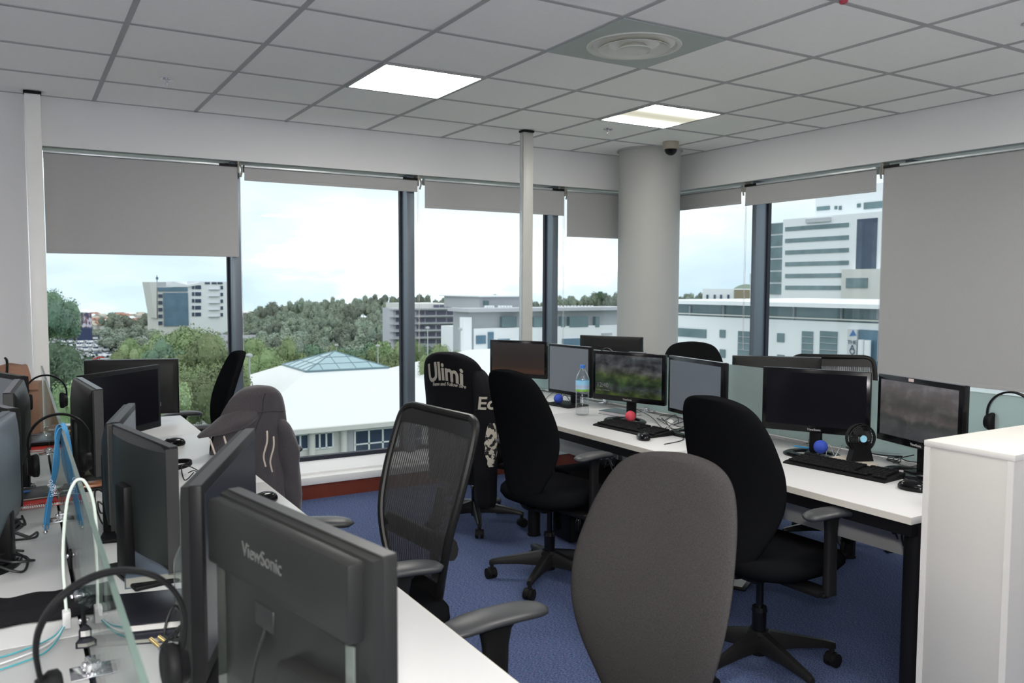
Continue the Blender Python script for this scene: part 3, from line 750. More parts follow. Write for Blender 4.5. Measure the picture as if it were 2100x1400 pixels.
# round badge
t, w, h, zc, yaw = m4
g = G(); n = 40
g.rings([[V((math.cos(2*PI*k/n)*r*.9, .0535, zc+math.sin(2*PI*k/n)*r)) for k in range(n)] for r in (.026, .0235)], False)
obj('badge_ring', g, M['logo_faint'], t); obj('badge_lettering', text_mesh('DELL', .019, .0004), M['logo_faint'], t, loc=(0, .0538, zc), rot=(PI/2, 0, PI))
# left bench, left half (backs toward the divider)
monitor((-2.42, 1.36), (-2.252, .93), 1.10, .30, 'monitor with a warm grey screen at the left edge beyond the clear glass', 'scr_reflecting', bez='black', base='rect', top='mon_edge', grp=LM)
monitor((-2.272, .82), (-2.304, .37), 1.10, .30, 'edge-on monitor with a beige side and silver top at the left edge', 'scr_off', bez='black', base='oval', top='bez_silver', sb='mon_edge', grp=LM)
monitor((-2.40, .26), (-2.287, -.03), 1.098, .30, 'black monitor edge just behind the blue-grey monitors at the left edge', 'scr_off', bez='black', base='oval', top='bez_silver', grp=LM)
monitor((-2.300, -.10), (-2.375, -.52), 1.10, .30, 'blue-grey monitor back cut off by the left edge', 'scr_off', bez='mon_blue', back='mon_blue', base='oval', top='mon_blue', sb='mon_blue', grp=LM)

# ---------------------------------------------------------------- things on the desks
def keyboard(x, y, yaw, label):
    t = thing('keyboard', label, 'keyboard', (x, y, DZ), R_(yaw), 'black keyboards')
    g = G()   # local: x along the length, y depth (front -y)
    g.prism([(-.225, -.075, 0), (-.225, .075, 0), (-.225, .075, .022), (-.225, -.06, .010), (-.225, -.075, .006)], (.45, 0, 0))
    obj('keyboard_body', g, M['black'], t)
    g = G()
    for r in range(6):
        yy = -.048+.0205*r+(.006 if r == 5 else 0); zz = .0115+.0225*.15/.15*(yy+.06)/.135*.55
        xx = -.212
        while xx < .205:
            ww = .0165
            if r == 0 and -.13 < xx < -.06: ww = .105
            if not (.072 < xx < .078 or .14 < xx < .146): g.box(xx, xx+ww, yy-.008, yy+.008, zz, zz+.0075, .0015, 1)
            xx += ww+.0025
    obj('keys', g, M['black_rubber'], t)
    return t
def mouse(x, y, yaw, label):
    t = thing('mouse', label, 'computer mouse', (x, y, DZ), R_(yaw), 'black mice')
    g = G(); rg = []
    for (k, z) in ((.90, .0005), (1.0, .006), (.98, .016), (.86, .026), (.62, .033), (.3, .0365), (.02, .037)):
        rg.append([V((.056*k*math.copysign(abs(math.cos(2*PI*i/32))**.85, math.cos(2*PI*i/32))-.006*(1-k), .031*k*math.copysign(abs(math.sin(2*PI*i/32))**.85, math.sin(2*PI*i/32)), z)) for i in range(32)])
    g.rings(rg, True); obj('mouse_body', g, M['black_gloss'], t, angle=60)
    obj('scroll_wheel', G().cyl((.028, -.004, .029), (.028, .004, .029), .009, n=16), M['mon_edge'], t)
    return t
def cable(name, pts, r, label, m='cable', n=8, grp=None):
    o = obj(name, G().tube(bezier(pts, n), r, 6), M[m]); return tag(o, label, 'cable', grp)
D = lambda px, py, z=DZ: tuple(at_z(px, py, z)[:2])
keyboard(.46, .475, 273, 'black keyboard in front of the landscape monitor with the pink ball')
keyboard(.60, -.69, 275.5, 'black keyboard in front of the small fan and blank black monitor')
keyboard(.42, 1.98, 270, 'black keyboard at the window end of the right bench, half hidden by a chair')
mouse(.345, .245, 245, 'glossy black mouse beside the landscape monitor keyboard')
mouse(.545, -1.04, 100, 'black mouse at the right end of the right bench near the white cabinet')
mouse(*D(356, 914), 200, 'black mouse on the left bench near the window end')
mouse(*D(541, 1031), 210, 'black mouse on the left bench right of the navy screen')

def ball(px, py, r, col, label):
    c = at_z(px, py, DZ+.013+r); o = obj('stress_ball', G().ball((0, 0, 0), r, 32), mat('foam_ball_'+label.split()[0], col, .75, var=.12, scale=60, bump=.2), loc=c)
    return tag(o, label, 'ball', 'foam stress balls')
ball(1293, 853, .029, (.62, .07, .10), 'pink foam ball on the stand of the landscape monitor')
ball(1683, 916, .030, (.03, .07, .42), 'blue foam ball under the blank black monitor')
ball(1145, 817, .029, (.03, .07, .42), 'blue foam ball on the far part of the right bench behind the bottle')

def bottle(x, y, label, s=1, lab=True, capc=(.05, .2, .62)):
    t = thing('water_bottle', label, 'bottle', (x, y, DZ), .3, 'clear plastic water bottles')
    pr = [(.001, .004), (.026, .001), (.037, .006), (.038, .02)]
    z = .02
    for k in range(6): pr += [(.0385, z+.006), (.036, z+.012), (.0385, z+.018)]; z += .018
    pr += [(.0385, z+.01), (.0385, z+.075), (.037, z+.085)]
    z += .085; pr += [(.033, z+.012), (.024, z+.03), (.015, z+.045), (.0135, z+.06)]
    ztop = z+.06
    obj('bottle_body', G().lathe([(r*s, q*s) for r, q in pr], n=36), M['bottle'], t, angle=60)
    obj('water', G().lathe([(r*s*.95, q*s+.001) for r, q in pr[:10]], n=28), glass('water', (.93, .96, .97), 1.2), t, angle=60) if False else None
    if lab:
        m = mat('bottle_label', (.30, .55, .75), .4); nt = m.node_tree; b = nt.nodes['Principled BSDF']
        tc = N(nt, 'TexCoord'); sp = N(nt, 'SeparateXYZ'); nt.links.new(tc.outputs['Object'], sp.inputs[0])
        mr = N(nt, 'MapRange'); mr.inputs['From Min'].default_value = .135*s; mr.inputs['From Max'].default_value = .20*s; nt.links.new(sp.outputs['Z'], mr.inputs['Value'])
        r = ramp(nt, [(0, (.22, .42, .05)), (.2, (.25, .48, .08)), (.27, (.35, .58, .72)), (.5, (.42, .45, .65)), (.62, (.32, .6, .82)), (1, (.28, .62, .88))]); nt.links.new(mr.outputs[0], r.inputs['Fac']); nt.links.new(r.outputs['Color'], b.inputs['Base Color'])
        lb = obj('bottle_label', G().lathe([(.0392*s, .137*s), (.0392*s, .20*s)], n=36, cap=False), m, t)
    obj('bottle_cap', G().lathe([(.0155*s, (ztop-.006)*s), (.0155*s, (ztop+.012)*s), (.001, (ztop+.013)*s)], n=24), mat('bottle_cap', capc, .4), t)
    return t
bottle(*D(1194, 851), 'clear water bottle with blue cap and blue-green label standing on the right bench', 1.02)
bottle(-1.955, -.985, 'small clear water bottle behind the edge of the nearest monitors on the left bench', .72, lab=False, capc=(.5, .55, .6))

# desk fan
fx, fy = at_z(1763, 946, DZ+.02)[:2]
t = thing('desk_fan', 'small black clip-on desk fan with a blue centre, standing on a box', 'fan', (fx, fy, DZ+.024), R_(-25))
M['fan'] = M['black']
g = G()
n = 48
def ringy(r, y, rr, g): g.tube([(r*math.cos(2*PI*k/n), y, .095+r*math.sin(2*PI*k/n)) for k in range(n+1)], rr, 6)
for r, y, rr in ((.055, -.016, .003), (.058, 0, .0035), (.055, .016, .003), (.036, -.021, .0012), (.046, -.019, .0012)): ringy(r, y, rr, g)
for k in range(30):
    a = 2*PI*k/30; b_ = a+.5
    for s in (-1, 1): g.tube([(.014*math.cos(a), s*.022, .095+.014*math.sin(a)), (.035*math.cos(a+.28), s*.021, .095+.035*math.sin(a+.28)), (.055*math.cos(b_), s*.016, .095+.055*math.sin(b_))], .0011, 4)
obj('guard', g, M['black'], t)
g = G()
for k in range(4):
    a = 2*PI*k/4+.3; rg = []
    for i in range(5):
        r = .01+.038*i/4; w_ = .012+.008*math.sin(i/4*PI)
        rg.append([V((r*math.cos(a)-q*w_*math.sin(a), q*.006+e, .095+r*math.sin(a)+q*w_*math.cos(a))) for q, e in ((-1, 0), (1, 0), (1, .001), (-1, .001))])
    g.rings(rg, True)
obj('fan_blades', g, M['mon_edge'], t)
obj('fan_badge', G().cyl((0, -.0235, .095), (0, -.0265, .095), .0145, n=28), mat('fan_badge', (.30, .62, .80), .35), t)
obj('fan_stand', G().prism([(-.05, -.02, 0), (.05, -.02, 0), (.036, -.02, .05), (.045, -.02, .075), (-.045, -.02, .075), (-.036, -.02, .05)], (0, .04, 0)).cyl((0, 0, .0), (0, 0, .042), .016, n=20), M['black'], t)
o = obj('flat_box', G().box(-.055, .055, -.09, .09, 0, .023, .001), mat('box_card', (.62, .56, .48), .6), loc=(fx-.02, fy+.025, DZ), rot=(0, 0, R_(-6))); tag(o, 'flat off-white box under the small black fan', 'box')
# white earphones
cable('earphones', [(*D(1712, 940), DZ+.004), (*D(1700, 925), DZ+.03), (*D(1694, 938), DZ+.004), (*D(1704, 948), DZ+.003), (*D(1722, 932), DZ+.03), (*D(1727, 922), DZ+.028)], .0017, 'white earphone cord looped beside the blue ball of the blank monitor', 'white_plastic')
# yellow note
o = obj('sticky_note', G().box(-.025, .02, -.02, .02, 0, .0015), mat('yellow_note', (.62, .58, .08), .6), loc=(*D(1660, 940), DZ), rot=(0, 0, .6)); tag(o, 'small yellow note sticking out behind the keyboard by the blue ball', 'note')
o = obj('pen', G().tube([(-.06, 0, 0), (.055, 0, 0), (.065, 0, 0)], [.004, .004, .001], 10), mat('blue_pen', (.04, .25, .5), .3), loc=(*D(1655, 926), DZ+.018), rot=(0, 0, 1.9)); tag(o, 'blue pen lying on the stand of the blank black monitor', 'pen')
# notebooks beside landscape monitor
o = thing('notebook', 'slim pale notebook lying behind the pink ball', 'notebook', (.74, .93, DZ), R_(10))
obj('pages', G().box(-.07, .07, -.10, .10, .002, .018), mat('pages_pale', (.62, .58, .62), .7), o); obj('cover', G().box(-.072, .072, -.102, .102, .018, .020).box(-.072, .072, -.102, .102, 0, .002), mat('cover_glossy_dark', (.10, .13, .15), .25), o)
# blue cup
t = thing('cup', 'bright blue lidded cup behind the corner of the white cabinet', 'cup', (.40, -1.215, DZ))
x_, y_ = D(1972, 960); t.location = (.50, -1.21, DZ)
obj('cup_body', G().lathe([(.001, .001), (.028, .001), (.033, .16), (.001, .16)], n=32), mat('cup_blue', (.02, .34, .62), .35), t)
obj('cup_lid', G().lathe([(.034, .158), (.034, .172), (.028, .182), (.001, .182)], n=32), mat('cup_lid', (.03, .40, .68), .35), t)

# headsets
def headset(loc, yaw, label, r=.078, drop=.085, mic=True, tilt=(0, 0), cat='headset', wide=1, cupx=.0):
    """band plane is local XZ, top of band at the origin"""
    t = thing('headset', label, cat, loc, R_(yaw), 'black headsets'); t.rotation_euler[0] = R_(tilt[0]); t.rotation_euler[1] = R_(tilt[1])
    pts = [V((r*wide*math.cos(PI*k/20), 0, r*math.sin(PI*k/20)-r)) for k in range(21)]
    pts = [V((r*wide*.93, 0, -drop-r*.55))]+[V((r*wide*1.0, 0, -r-.01))]+pts[1:-1]+[V((-r*wide*1.0, 0, -r-.01)), V((-r*wide*.93, 0, -drop-r*.55))]
    P = bezier(pts, 3); g = G(); rg = []
    for i, p in enumerate(P):
        tn = (P[min(i+1, len(P)-1)]-P[max(i-1, 0)]).normalized(); u = V((-tn.z, 0, tn.x))
        rg.append([p+u*a*.0036+V((0, 1, 0))*b*.0095 for a, b in ((-1, -.7), (-.4, -1), (1, -.8), (1, .8), (-.4, 1), (-1, .7))])
    g.rings(rg, True); obj('headband', g, M['black'], t, angle=60)
    for s in (-1, 1):
        cx = s*r*wide*.93; cz = -drop-r*.55-.012
        g = G().tube([(cx+s*.009, 0, cz), (cx-s*.004, 0, cz)], [.027, .033], 28)
        cp = obj('ear_cup', g, M['black'], t)
        obj('ear_cushion', G().tube([(cx-s*.004, 0, cz), (cx-s*.008, 0, cz), (cx-s*.020, 0, cz), (cx-s*.024, 0, cz), (cx-s*.022, 0, cz)], [.033, .036, .036, .030, .020], 28), M['black_rubber'], cp, angle=60)
    if mic:
        cx = -r*wide*.93-.010; cz = -drop-r*.55-.012
        obj('microphone_boom', G().tube(bezier([(cx, 0, cz), (cx-.004, -.05, cz+.02), (cx-.002, -.10, cz+.05)], 5), .0028, 8).ball((cx-.002, -.105, cz+.053), .007, 10), M['black'], t)
    return t
headset((-2.15, 1.50, 1.046), 0, 'black headset hanging on the clear divider, farthest from the viewer', .084, .062)
headset((-2.15, .16, 1.046), 2, 'black headset hanging on the clear divider in front of the farthest one', .088, .10, mic=False)
headset((-2.15, -1.56, 1.049), 4, 'large black headset hanging on the clear divider nearest the viewer, bottom left', .092, .10, mic=True, wide=1.06)
headset((.955, -1.16, 1.069), 92, 'black headset hanging on the frosted glass behind the white cabinet', .088, .062, mic=False, wide=1.0)
t = headset((0.70, .17, DZ+.055), 120, 'black headset lying tangled in cables by the pale grey monitor', .06, .03, mic=False, tilt=(80, 0))
o = obj('white_disc', G().cyl((0, 0, 0), (0, .004, 0), .017, n=24), M['white_plastic'], loc=(*D(1375, 866, DZ+.03), DZ+.03), rot=(0, 0, R_(-55))); tag(o, 'round white disc on the headset cup by the grey monitor', 'disc')

t = headset((*D(392, 972), DZ+.045), 70, 'black headset lying on the left bench right of the dark grey badge monitor', .07, .05, mic=False, tilt=(84, 0))
# cables
rr = random.Random(3)
def tangle(px, py, n, spread, label, r=.0022, z=DZ, grp='tangled cables', zmax=.05):
    c = at_z(px, py, z); pts = []
    a = rr.random()*6
    for i in range(n):
        a += rr.uniform(.6, 1.5); q = rr.uniform(.4, 1)*spread
        pts.append((c.x+q*math.cos(a), c.y+q*math.sin(a)*1.3, z+.004+rr.random()*zmax))
    cable('cable', pts, r, label, grp=grp)
tangle(1375, 870, 12, .07, 'black cable tangle under the pale grey monitor on the right bench')
tangle(1400, 885, 9, .08, 'second loop of thin black cable near the grey monitor on the right bench', .0016)
cable('cable', [(*D(1303, 845), DZ+.02), (*D(1335, 858), DZ+.01), (*D(1365, 885), DZ+.004), (*D(1400, 898), DZ+.003), (*D(1395, 905), DZ+.003), (*D(1362, 912), DZ+.003)], .0022, 'mouse cable curving from the pink ball monitor to its mouse')
cable('cable', [(*D(1310, 888), DZ+.012), (*D(1352, 886), DZ+.003), (*D(1368, 876), DZ+.003)], .0018, 'keyboard cable behind the keyboard of the landscape monitor')
tangle(1160, 822, 9, .07, 'black cables around the stand between the brown screen and the grey screen')
cable('cable', [(*D(1165, 838), DZ+.003), (*D(1140, 832), DZ+.003), (*D(1120, 818), DZ+.003), (*D(1150, 800), DZ+.02)], .0018, 'thin black cable lying left of the water bottle')
cable('cable', [(*D(1700, 905), DZ+.06), (*D(1740, 922), DZ+.03), (*D(1790, 935), DZ+.02), (*D(1850, 945), DZ+.03)], .003, 'black monitor cable hanging behind the small fan')
cable('cable', [(*D(1702, 902), DZ+.05), (*D(1735, 925), DZ+.02), (*D(1800, 941), DZ+.02), (*D(1850, 950), DZ+.03)], .003, 'second black monitor cable behind the small fan')
tangle(1850, 958, 10, .06, 'coiled black cable on the stand of the misty mountain monitor')
tangle(1835, 955, 8, .04, 'glasses-like loop of dark cable beside the misty mountain monitor', .002)
for i, (px, py, sp_) in enumerate(((24, 1090, .06), (30, 1165, .06), (25, 1120, .08), (48, 950, .07), (70, 905, .06))):
    tangle(px, py, 11, sp_, ('black cable knot at the left edge by the round stand', 'lower black cable knot at the left edge above the black cloth', 'loose black cable loops at the left edge between two knots', 'black cable heap behind the blue-grey monitor', 'thin cable heap under the beige-edged monitor')[i], .0034, zmax=.035)
tangle(225, 1085, 12, .06, 'black cables hanging behind the badge monitor stand', .0026, zmax=.12)
tangle(380, 1340, 14, .05, 'black headphone cable coil beside the nearest monitors', .0026, zmax=.09)
tangle(395, 1370, 10, .045, 'second black cable coil at the bottom behind the nearest monitor', .0022, zmax=.08)
tangle(395, 985, 8, .05, 'black cable behind the navy screen monitor', .0022)
cable('cable', [(-1.99, -.55, .97), (-2.0, -.60, .84), (-1.98, -.68, .80), (-1.95, -.74, .86), (-1.95, -.76, .95)], .0028, 'black cable looping under the badge monitor')
tangle(1826, 1105, 16, .035, 'coiled power cable hanging under the right end of the desk', .003, z=.52, zmax=.13)
cable('cable', [(.55, -1.02, .69), (.55, -1.05, .60), (.55, -1.0, .55), (.56, -1.0, .50)], .004, 'power cable dropping to the coil under the right end of the desk')
tangle(1247, 975, 10, .035, 'cables hanging under the desk above the mid chair arm', .003, z=.50, zmax=.14)
# ---------------------------------------------------------------- clothes on chairs
def garment(prof, th, wrap, fold, seed, n=96, sub=6, flatten=2.4, hem=.03):
    S = smooth_prof(prof, sub); g = G(); rg = []
    for i, p in enumerate(S):
        z, w, x = p; w = max(w, .006); q = min(1, w/.10)**.5; ring = []
        low = max(0, min(1, (prof[-1][0]-z)/.5))
        for k in range(n):
            a = 2*PI*k/n; c, s = math.cos(a), math.sin(a)
            f = 1+fold*low*noise.noise(V((c*2.2+seed, s*2.2, z*1.3)))
            yy = w*f*math.copysign(abs(c)**(2/flatten), c); xx = th(z)*q*f*math.copysign(abs(s), s)
            d = .006*noise.noise(V((yy*14, z*6+seed, s*3)))*low*2
            zz = z + (hem*noise.noise(V((c*1.7, s*1.7, seed))) if i < 3 else 0)
            ring.append(V((x+xx+d+wrap*(yy/.22)**2*.6, yy+d, zz)))
        rg.append(ring)
    return g.rings(rg, True)
# printed jacket
M['jacket'] = mat('jacket_cotton', (.008, .008, .010), .92, var=.4, scale=200, bump=.4, spec=.2)
M['print'] = mat('jacket_print', (.50, .46, .38), .8, var=.1)
JP = [(.30, .205, -.20), (.40, .215, -.20), (.60, .235, -.195), (.78, .235, -.215), (.90, .225, -.245), (.98, .205, -.268), (1.03, .175, -.283), (1.06, .13, -.292), (1.078, .07, -.297), (1.082, .01, -.298)]
jth = lambda z: .050+.03*max(0, .9-z)
jk = thing('jacket', 'black jacket with pale gothic lettering hanging over a chair back', 'jacket', ch_jack.location, ch_jack.rotation_euler[2])
obj('jacket_body', garment(JP, jth, .05, .10, 3), M['jacket'], jk, angle=70)
SX, SY = -.235, -.225
g = G(); rg = []
sl = [(.20, .050, 0), (.24, .062, 0), (.40, .068, .0), (.60, .070, 0), (.80, .068, 0), (.90, .06, .02), (.97, .042, .05), (1.0, .01, .07)]
for z, r, dy in [tuple(p) for p in bezier([V(q) for q in sl], 5)]:
    rg.append([V((SX+r*math.cos(2*PI*k/40)*(1+.1*noise.noise(V((k*.35, z*8, 2)))), SY+dy+r*math.sin(2*PI*k/40)*(1+.1*noise.noise(V((k*.35, z*8, 5)))), z+(.02*noise.noise(V((k*.3, 1, 1))) if z < .25 else 0))) for k in range(40)])
obj('sleeve', g.rings(rg, True), M['jacket'], jk, angle=70)
def jsurf(y, z):
    S = smooth_prof(JP, 6)
    for a, b in zip(S, S[1:]):
        if z <= b[0]:
            k = (z-a[0])/max(1e-6, b[0]-a[0]); w = a[1]+(b[1]-a[1])*k; x = a[2]+(b[2]-a[2])*k; break
    else: w, x = S[-1][1], S[-1][2]
    c = min(1, abs(y)/w)**(2.4/2); s = math.sqrt(max(0, 1-c*c))
    return x-jth(z)*min(1, w/.1)**.5*s+.05*(y/.22)**2*.6-.0035
def on_back(s, size, zc, yc, arc, shear, sx=1, off=0):
    m = text_mesh(s, size, .0005, shear, res=3, off=off)
    bm = bmesh.new(); bm.from_mesh(m); bmesh.ops.triangulate(bm, faces=bm.faces[:])
    bmesh.ops.subdivide_edges(bm, edges=[e for e in bm.edges if e.calc_length() > .012], cuts=2)
    for v in bm.verts:
        u, q, d = v.co.x*sx, v.co.y, v.co.z; z = zc+q-arc*u*u; y = yc-u
        v.co = V((jsurf(y, z)-d*2, y, z))
    bm.to_mesh(m); bm.free(); obj('print', m, M['print'], jk)
on_back('Ulimi', .150, .965, .02, 1.8, .16, .80, .004); on_back('Fame and Follow Sire', .030, .895, .0, .8, .3, .9, .0006)
def on_sleeve(s, size, zc, a0, shear, off=.002):
    m = text_mesh(s, size, .0005, shear, res=3, off=off)
    bm = bmesh.new(); bm.from_mesh(m); bmesh.ops.triangulate(bm, faces=bm.faces[:])
    bmesh.ops.subdivide_edges(bm, edges=[e for e in bm.edges if e.calc_length() > .012], cuts=2)
    for v in bm.verts:
        a = R_(a0)+v.co.x/.068; r = .0765+v.co.z*2; v.co = V((SX+r*math.cos(a), SY+r*math.sin(a), zc+v.co.y))
    bm.to_mesh(m); bm.free(); obj('print', m, M['print'], jk)
on_sleeve('Ecl', .10, .80, 222, .1)
pm = mat('figure_print', (.5, .46, .38), .8); nt = pm.node_tree; b = nt.nodes['Principled BSDF']
tc = N(nt, 'TexCoord'); nn = N(nt, 'TexNoise', Scale=34.0, Detail=3.0); nt.links.new(tc.outputs['Object'], nn.inputs['Vector'])
r = ramp(nt, [(.47, (.010, .010, .012)), (.50, (.52, .48, .40))]); nt.links.new(nn.outputs['Fac'], r.inputs['Fac']); nt.links.new(r.outputs['Color'], b.inputs['Base Color'])
g = G(); rg = []
for i in range(14):
    z = .44+.25*i/13; hw = .55*(1-abs(i/13-.5)**2*2.2)*(1+.35*noise.noise(V((i*.8, 0, 0)))); 
    rg.append([V((SX+.0768*math.cos(R_(240)+hw*(q/8-1)), SY+.0768*math.sin(R_(240)+hw*(q/8-1)), z)) for q in range(17)])
obj('figure_print', g.rings(rg, False, closed=False), pm, jk, angle=80)
# hoodie
M['hood'] = mat('hoodie_jersey', (.070, .064, .070), .95, var=.2, scale=120, bump=.4, spec=.15, sheen=.2)
M['hood_seam'] = mat('hoodie_seam', (.045, .041, .046), .95)
M['cord'] = mat('cream_cord', (.55, .48, .42), .7)
HP = [(.30, .215, -.17), (.45, .205, -.17), (.62, .192, -.175), (.76, .178, -.19), (.85, .164, -.215), (.92, .142, -.235), (.97, .115, -.252), (1.0, .082, -.262), (1.014, .05, -.267), (1.02, .01, -.268)]
hd = thing('hoodie', 'grey hoodie with cream drawstrings draped over a chair back', 'hoodie', ch_hood.location, ch_hood.rotation_euler[2])
hth = lambda z: .068+.05*max(0, .95-z)
obj('hoodie_body', garment(HP, hth, .03, .14, 9, flatten=2.1), M['hood'], hd, angle=70)
def tubeN(pts, rs, name, m, par, flat=.6, n=24):
    P = bezier([(*p,) for p in pts], 5); K = bezier([V((r, 0, 0)) for r in rs], 5); g = G().tube(P, [k.x for k in K], n, flat=flat)
    for v in g.bm.verts: v.co += V((noise.noise(v.co*14), noise.noise(v.co*14+V((5, 0, 0))), 0))*.012
    return obj(name, g, m, par, angle=70)
tubeN([(-.24, -.10, .86), (-.24, -.135, .80), (-.22, -.165, .70), (-.20, -.19, .52), (-.19, -.20, .34)], [.02, .045, .056, .056, .050], 'sleeve', M['hood'], hd, .9)
tubeN([(-.24, .03, .90), (-.25, .10, .875), (-.25, .19, .845), (-.25, .265, .82)], [.07, .07, .045, .010], 'hood_flap', M['hood'], hd, .6)
def hsurf(y, z):
    S = smooth_prof(HP, 6)
    for a, b in zip(S, S[1:]):
        if z <= b[0]:
            k = (z-a[0])/max(1e-6, b[0]-a[0]); w = a[1]+(b[1]-a[1])*k; x = a[2]+(b[2]-a[2])*k; break
    else: w, x = S[-1][1], S[-1][2]
    c = min(1, abs(y)/w)**(2.1/2); s = math.sqrt(max(0, 1-c*c))
    return x-hth(z)*min(1, w/.1)**.5*s+.03*(y/.22)**2*.6
g = G()
for arc in ([(y, .905-.9*y*y) for y in (-.14, -.1, -.05, 0)], [(y, .905-1.6*(y-.02)**2) for y in (0, .05, .1, .13)]): g.tube([(hsurf(y, z)-.001, y, z) for y, z in arc], .0025, 6)
g.tube([(hsurf(y, z)-.001, y, z) for y, z in ((0, .99), (.005, .96), (0, .905), (.02, .85), (.04, .75), (.04, .6))], .0025, 6)
obj('seams', g, M['hood_seam'], hd)
g = G()
for (y, z, dy) in ((.235, .80, -.03), (.175, .81, -.02), (-.02, .81, .02), (-.055, .78, .02)):
    x = min(hsurf(min(y, .15), z), -.27)-.02
    obj('drawstring', G().tube(bezier([(x, y, z+.006), (x-.003, y, z), (x-.012, y+dy*.3, z-.04), (x-.006, y+dy, z-.10), (x-.004, y+dy*.5, z-.15)], 5), .0042, 6), M['cord'], hd)


# ---------------------------------------------------------------- things on the left bench
def ribbon(pts, w_, name, m, par, axis):
    P = bezier(pts, 6); g = G(); rg = []
    for i, p in enumerate(P):
        t = (P[min(i+1, len(P)-1)]-P[max(i-1, 0)]).normalized(); a = V(axis); nrm = t.cross(a).normalized(); a2 = nrm.cross(t).normalized()
        rg.append([p+a2*w_/2+nrm*.0008, p-a2*w_/2+nrm*.0008, p-a2*w_/2-nrm*.0008, p+a2*w_/2-nrm*.0008])
    return obj(name, g.rings(rg, True), m, par, angle=60)
M['lany'] = mat('lanyard_blue', (.07, .33, .66), .6, var=.1, scale=80)
M['lany_white'] = mat('lanyard_print', (.6, .7, .8), .6)
for i, (y0, lab) in enumerate(((-.10, 'blue lanyard hanging over the clear glass divider, the one nearer the viewer'), (-.03, 'blue lanyard hanging over the clear glass divider, just behind the other one'))):
    t = thing('lanyard', lab, 'lanyard', (-2.15, y0, 1.037), 0, 'blue lanyards')
    ribbon([(-.050, .0, -.295), (-.042, .005, -.24), (-.024+.01*i, 0, -.12), (-.012, 0, -.02), (0, 0, .0035), (.012, 0, -.02), (.022-.006*i, 0, -.12), (.03+.015*i, 0, -.24), (.045, .01, -.295)], .027, 'strap', M['lany'], t, (.5, 1, 0))
    if i == 0:
        o = obj('strap_lettering', text_mesh('jugglo', .022, .0003), M['lany_white'], t, loc=(-.0335, -.0125, -.17), rot=(PI/2, R_(-98), 0))
    obj('clip', G().cyl((-.05, 0, -.28), (-.052, 0, -.30), .005, n=10).ball((-.052, 0, -.302), .007, 10), M['chrome'], t)
t = thing('cable', 'white cable looped over the clear glass divider with white connector ends', 'cord', (-2.15, -.86, 1.037))
M['cordw'] = mat('pale_green_cord', (.62, .70, .64), .5); M['teal'] = mat('teal_wire', (.05, .36, .42), .4)
obj('cord', G().tube(bezier([(-.034, -.03, -.27), (-.036, 0, -.16), (-.026, 0, -.05), (-.012, 0, -.006), (0, 0, .004), (.012, 0, -.006), (.026, 0, -.05), (.032, 0, -.15), (.034, -.02, -.27)], 6), .0032, 8), M['cordw'], t)
obj('connector', G().box(-.042, -.026, -.05, -.02, -.303, -.268, .003).box(.027, .043, -.05, -.02, -.303, -.268, .003), M['white_plastic'], t)
cable('cable', [(-2.186, -.895, .745), (-2.21, -.92, .728), (-2.26, -.95, .724), (-2.34, -.98, .724), (-2.42, -1.0, .724)], .0016, 'teal wire running from the white connector to the left edge', 'teal')
cable('cable', [(-2.186, -.900, .742), (-2.22, -.98, .726), (-2.28, -1.02, .724), (-2.40, -1.06, .724)], .0016, 'lower teal wire running to the left edge below the first', 'teal')
cable('cable', [(-2.184, -.897, .745), (-2.22, -.95, .726), (-2.30, -1.0, .724), (-2.42, -1.03, .724)], .0018, 'white wire between the two teal wires', 'white_plastic')

def slab(name, loc, rot, sx, sy, sz, cov, pg, label, cat, ct=.002, spine=True, grp=None):
    t = thing(name, label, cat, loc, R_(rot), grp)
    obj('pages', G().box(-sx/2+.003, sx/2-.002, -sy/2+.003, sy/2-.003, ct, sz-ct), pg, t)
    g = G().box(-sx/2, sx/2, -sy/2, sy/2, sz-ct, sz, .0006).box(-sx/2, sx/2, -sy/2, sy/2, 0, ct, .0006)
    if spine: g.box(-sx/2, -sx/2+ct, -sy/2, sy/2, 0, sz)
    obj('cover', g, cov, t); return t
M['pages'] = mat('paper_pages', (.70, .68, .66), .8, var=.08, scale=300)
M['pages_d'] = mat('paper_pages_dull', (.30, .30, .27), .8)
c = at_z(318, 1180, DZ)
slab('book', (c.x+.022, c.y+.03, DZ), -8, .17, .22, .028, mat('book_blue_grey', (.085, .11, .15), .45), M['pages_d'], 'thick blue-grey book under the badge monitor', 'book')
slab('notebook', (-2.045, -.90, DZ+.013), -14, .20, .20, .017, mat('notebook_black', (.008, .008, .014), .35), M['pages'], 'black hardcover diary with white page edges beside the clear divider', 'notebook')
slab('notebook', (-2.05, -.93, DZ), -20, .19, .20, .0125, mat('notebook_navy', (.010, .010, .022), .4), M['pages_d'], 'dark notebook under the black diary', 'notebook')
M['red'] = mat('red_cover', (.50, .03, .025), .4)
nb_ = slab('notebook', (-2.26, .40, DZ), 4, .20, .24, .012, M['red'], M['pages'], 'red spiral notebook under a dark folder left of the clear divider', 'notebook')
g = G()
g.tube([(-.09+.18*i/220, .008*math.cos(i*2*PI/8), .008*math.sin(i*2*PI/8)) for i in range(221)], .0011, 4); obj('spiral_binding', g, M['chrome'], nb_, loc=(0, -.124, .008))
slab('folder', (-2.27, .43, DZ+.013), 7, .20, .17, .008, mat('folder_dark', (.03, .032, .036), .4), M['pages_d'], 'dark folder lying on the red notebook', 'folder')
o = obj('pen', G().tube([(-.05, 0, 0), (.05, 0, 0), (.06, 0, 0)], [.0045, .0045, .001], 10), mat('navy_pen', (.02, .08, .25), .3), loc=(-2.29, .43, DZ+.026), rot=(0, 0, .15)); tag(o, 'dark blue pen lying on the dark folder at the left', 'pen')
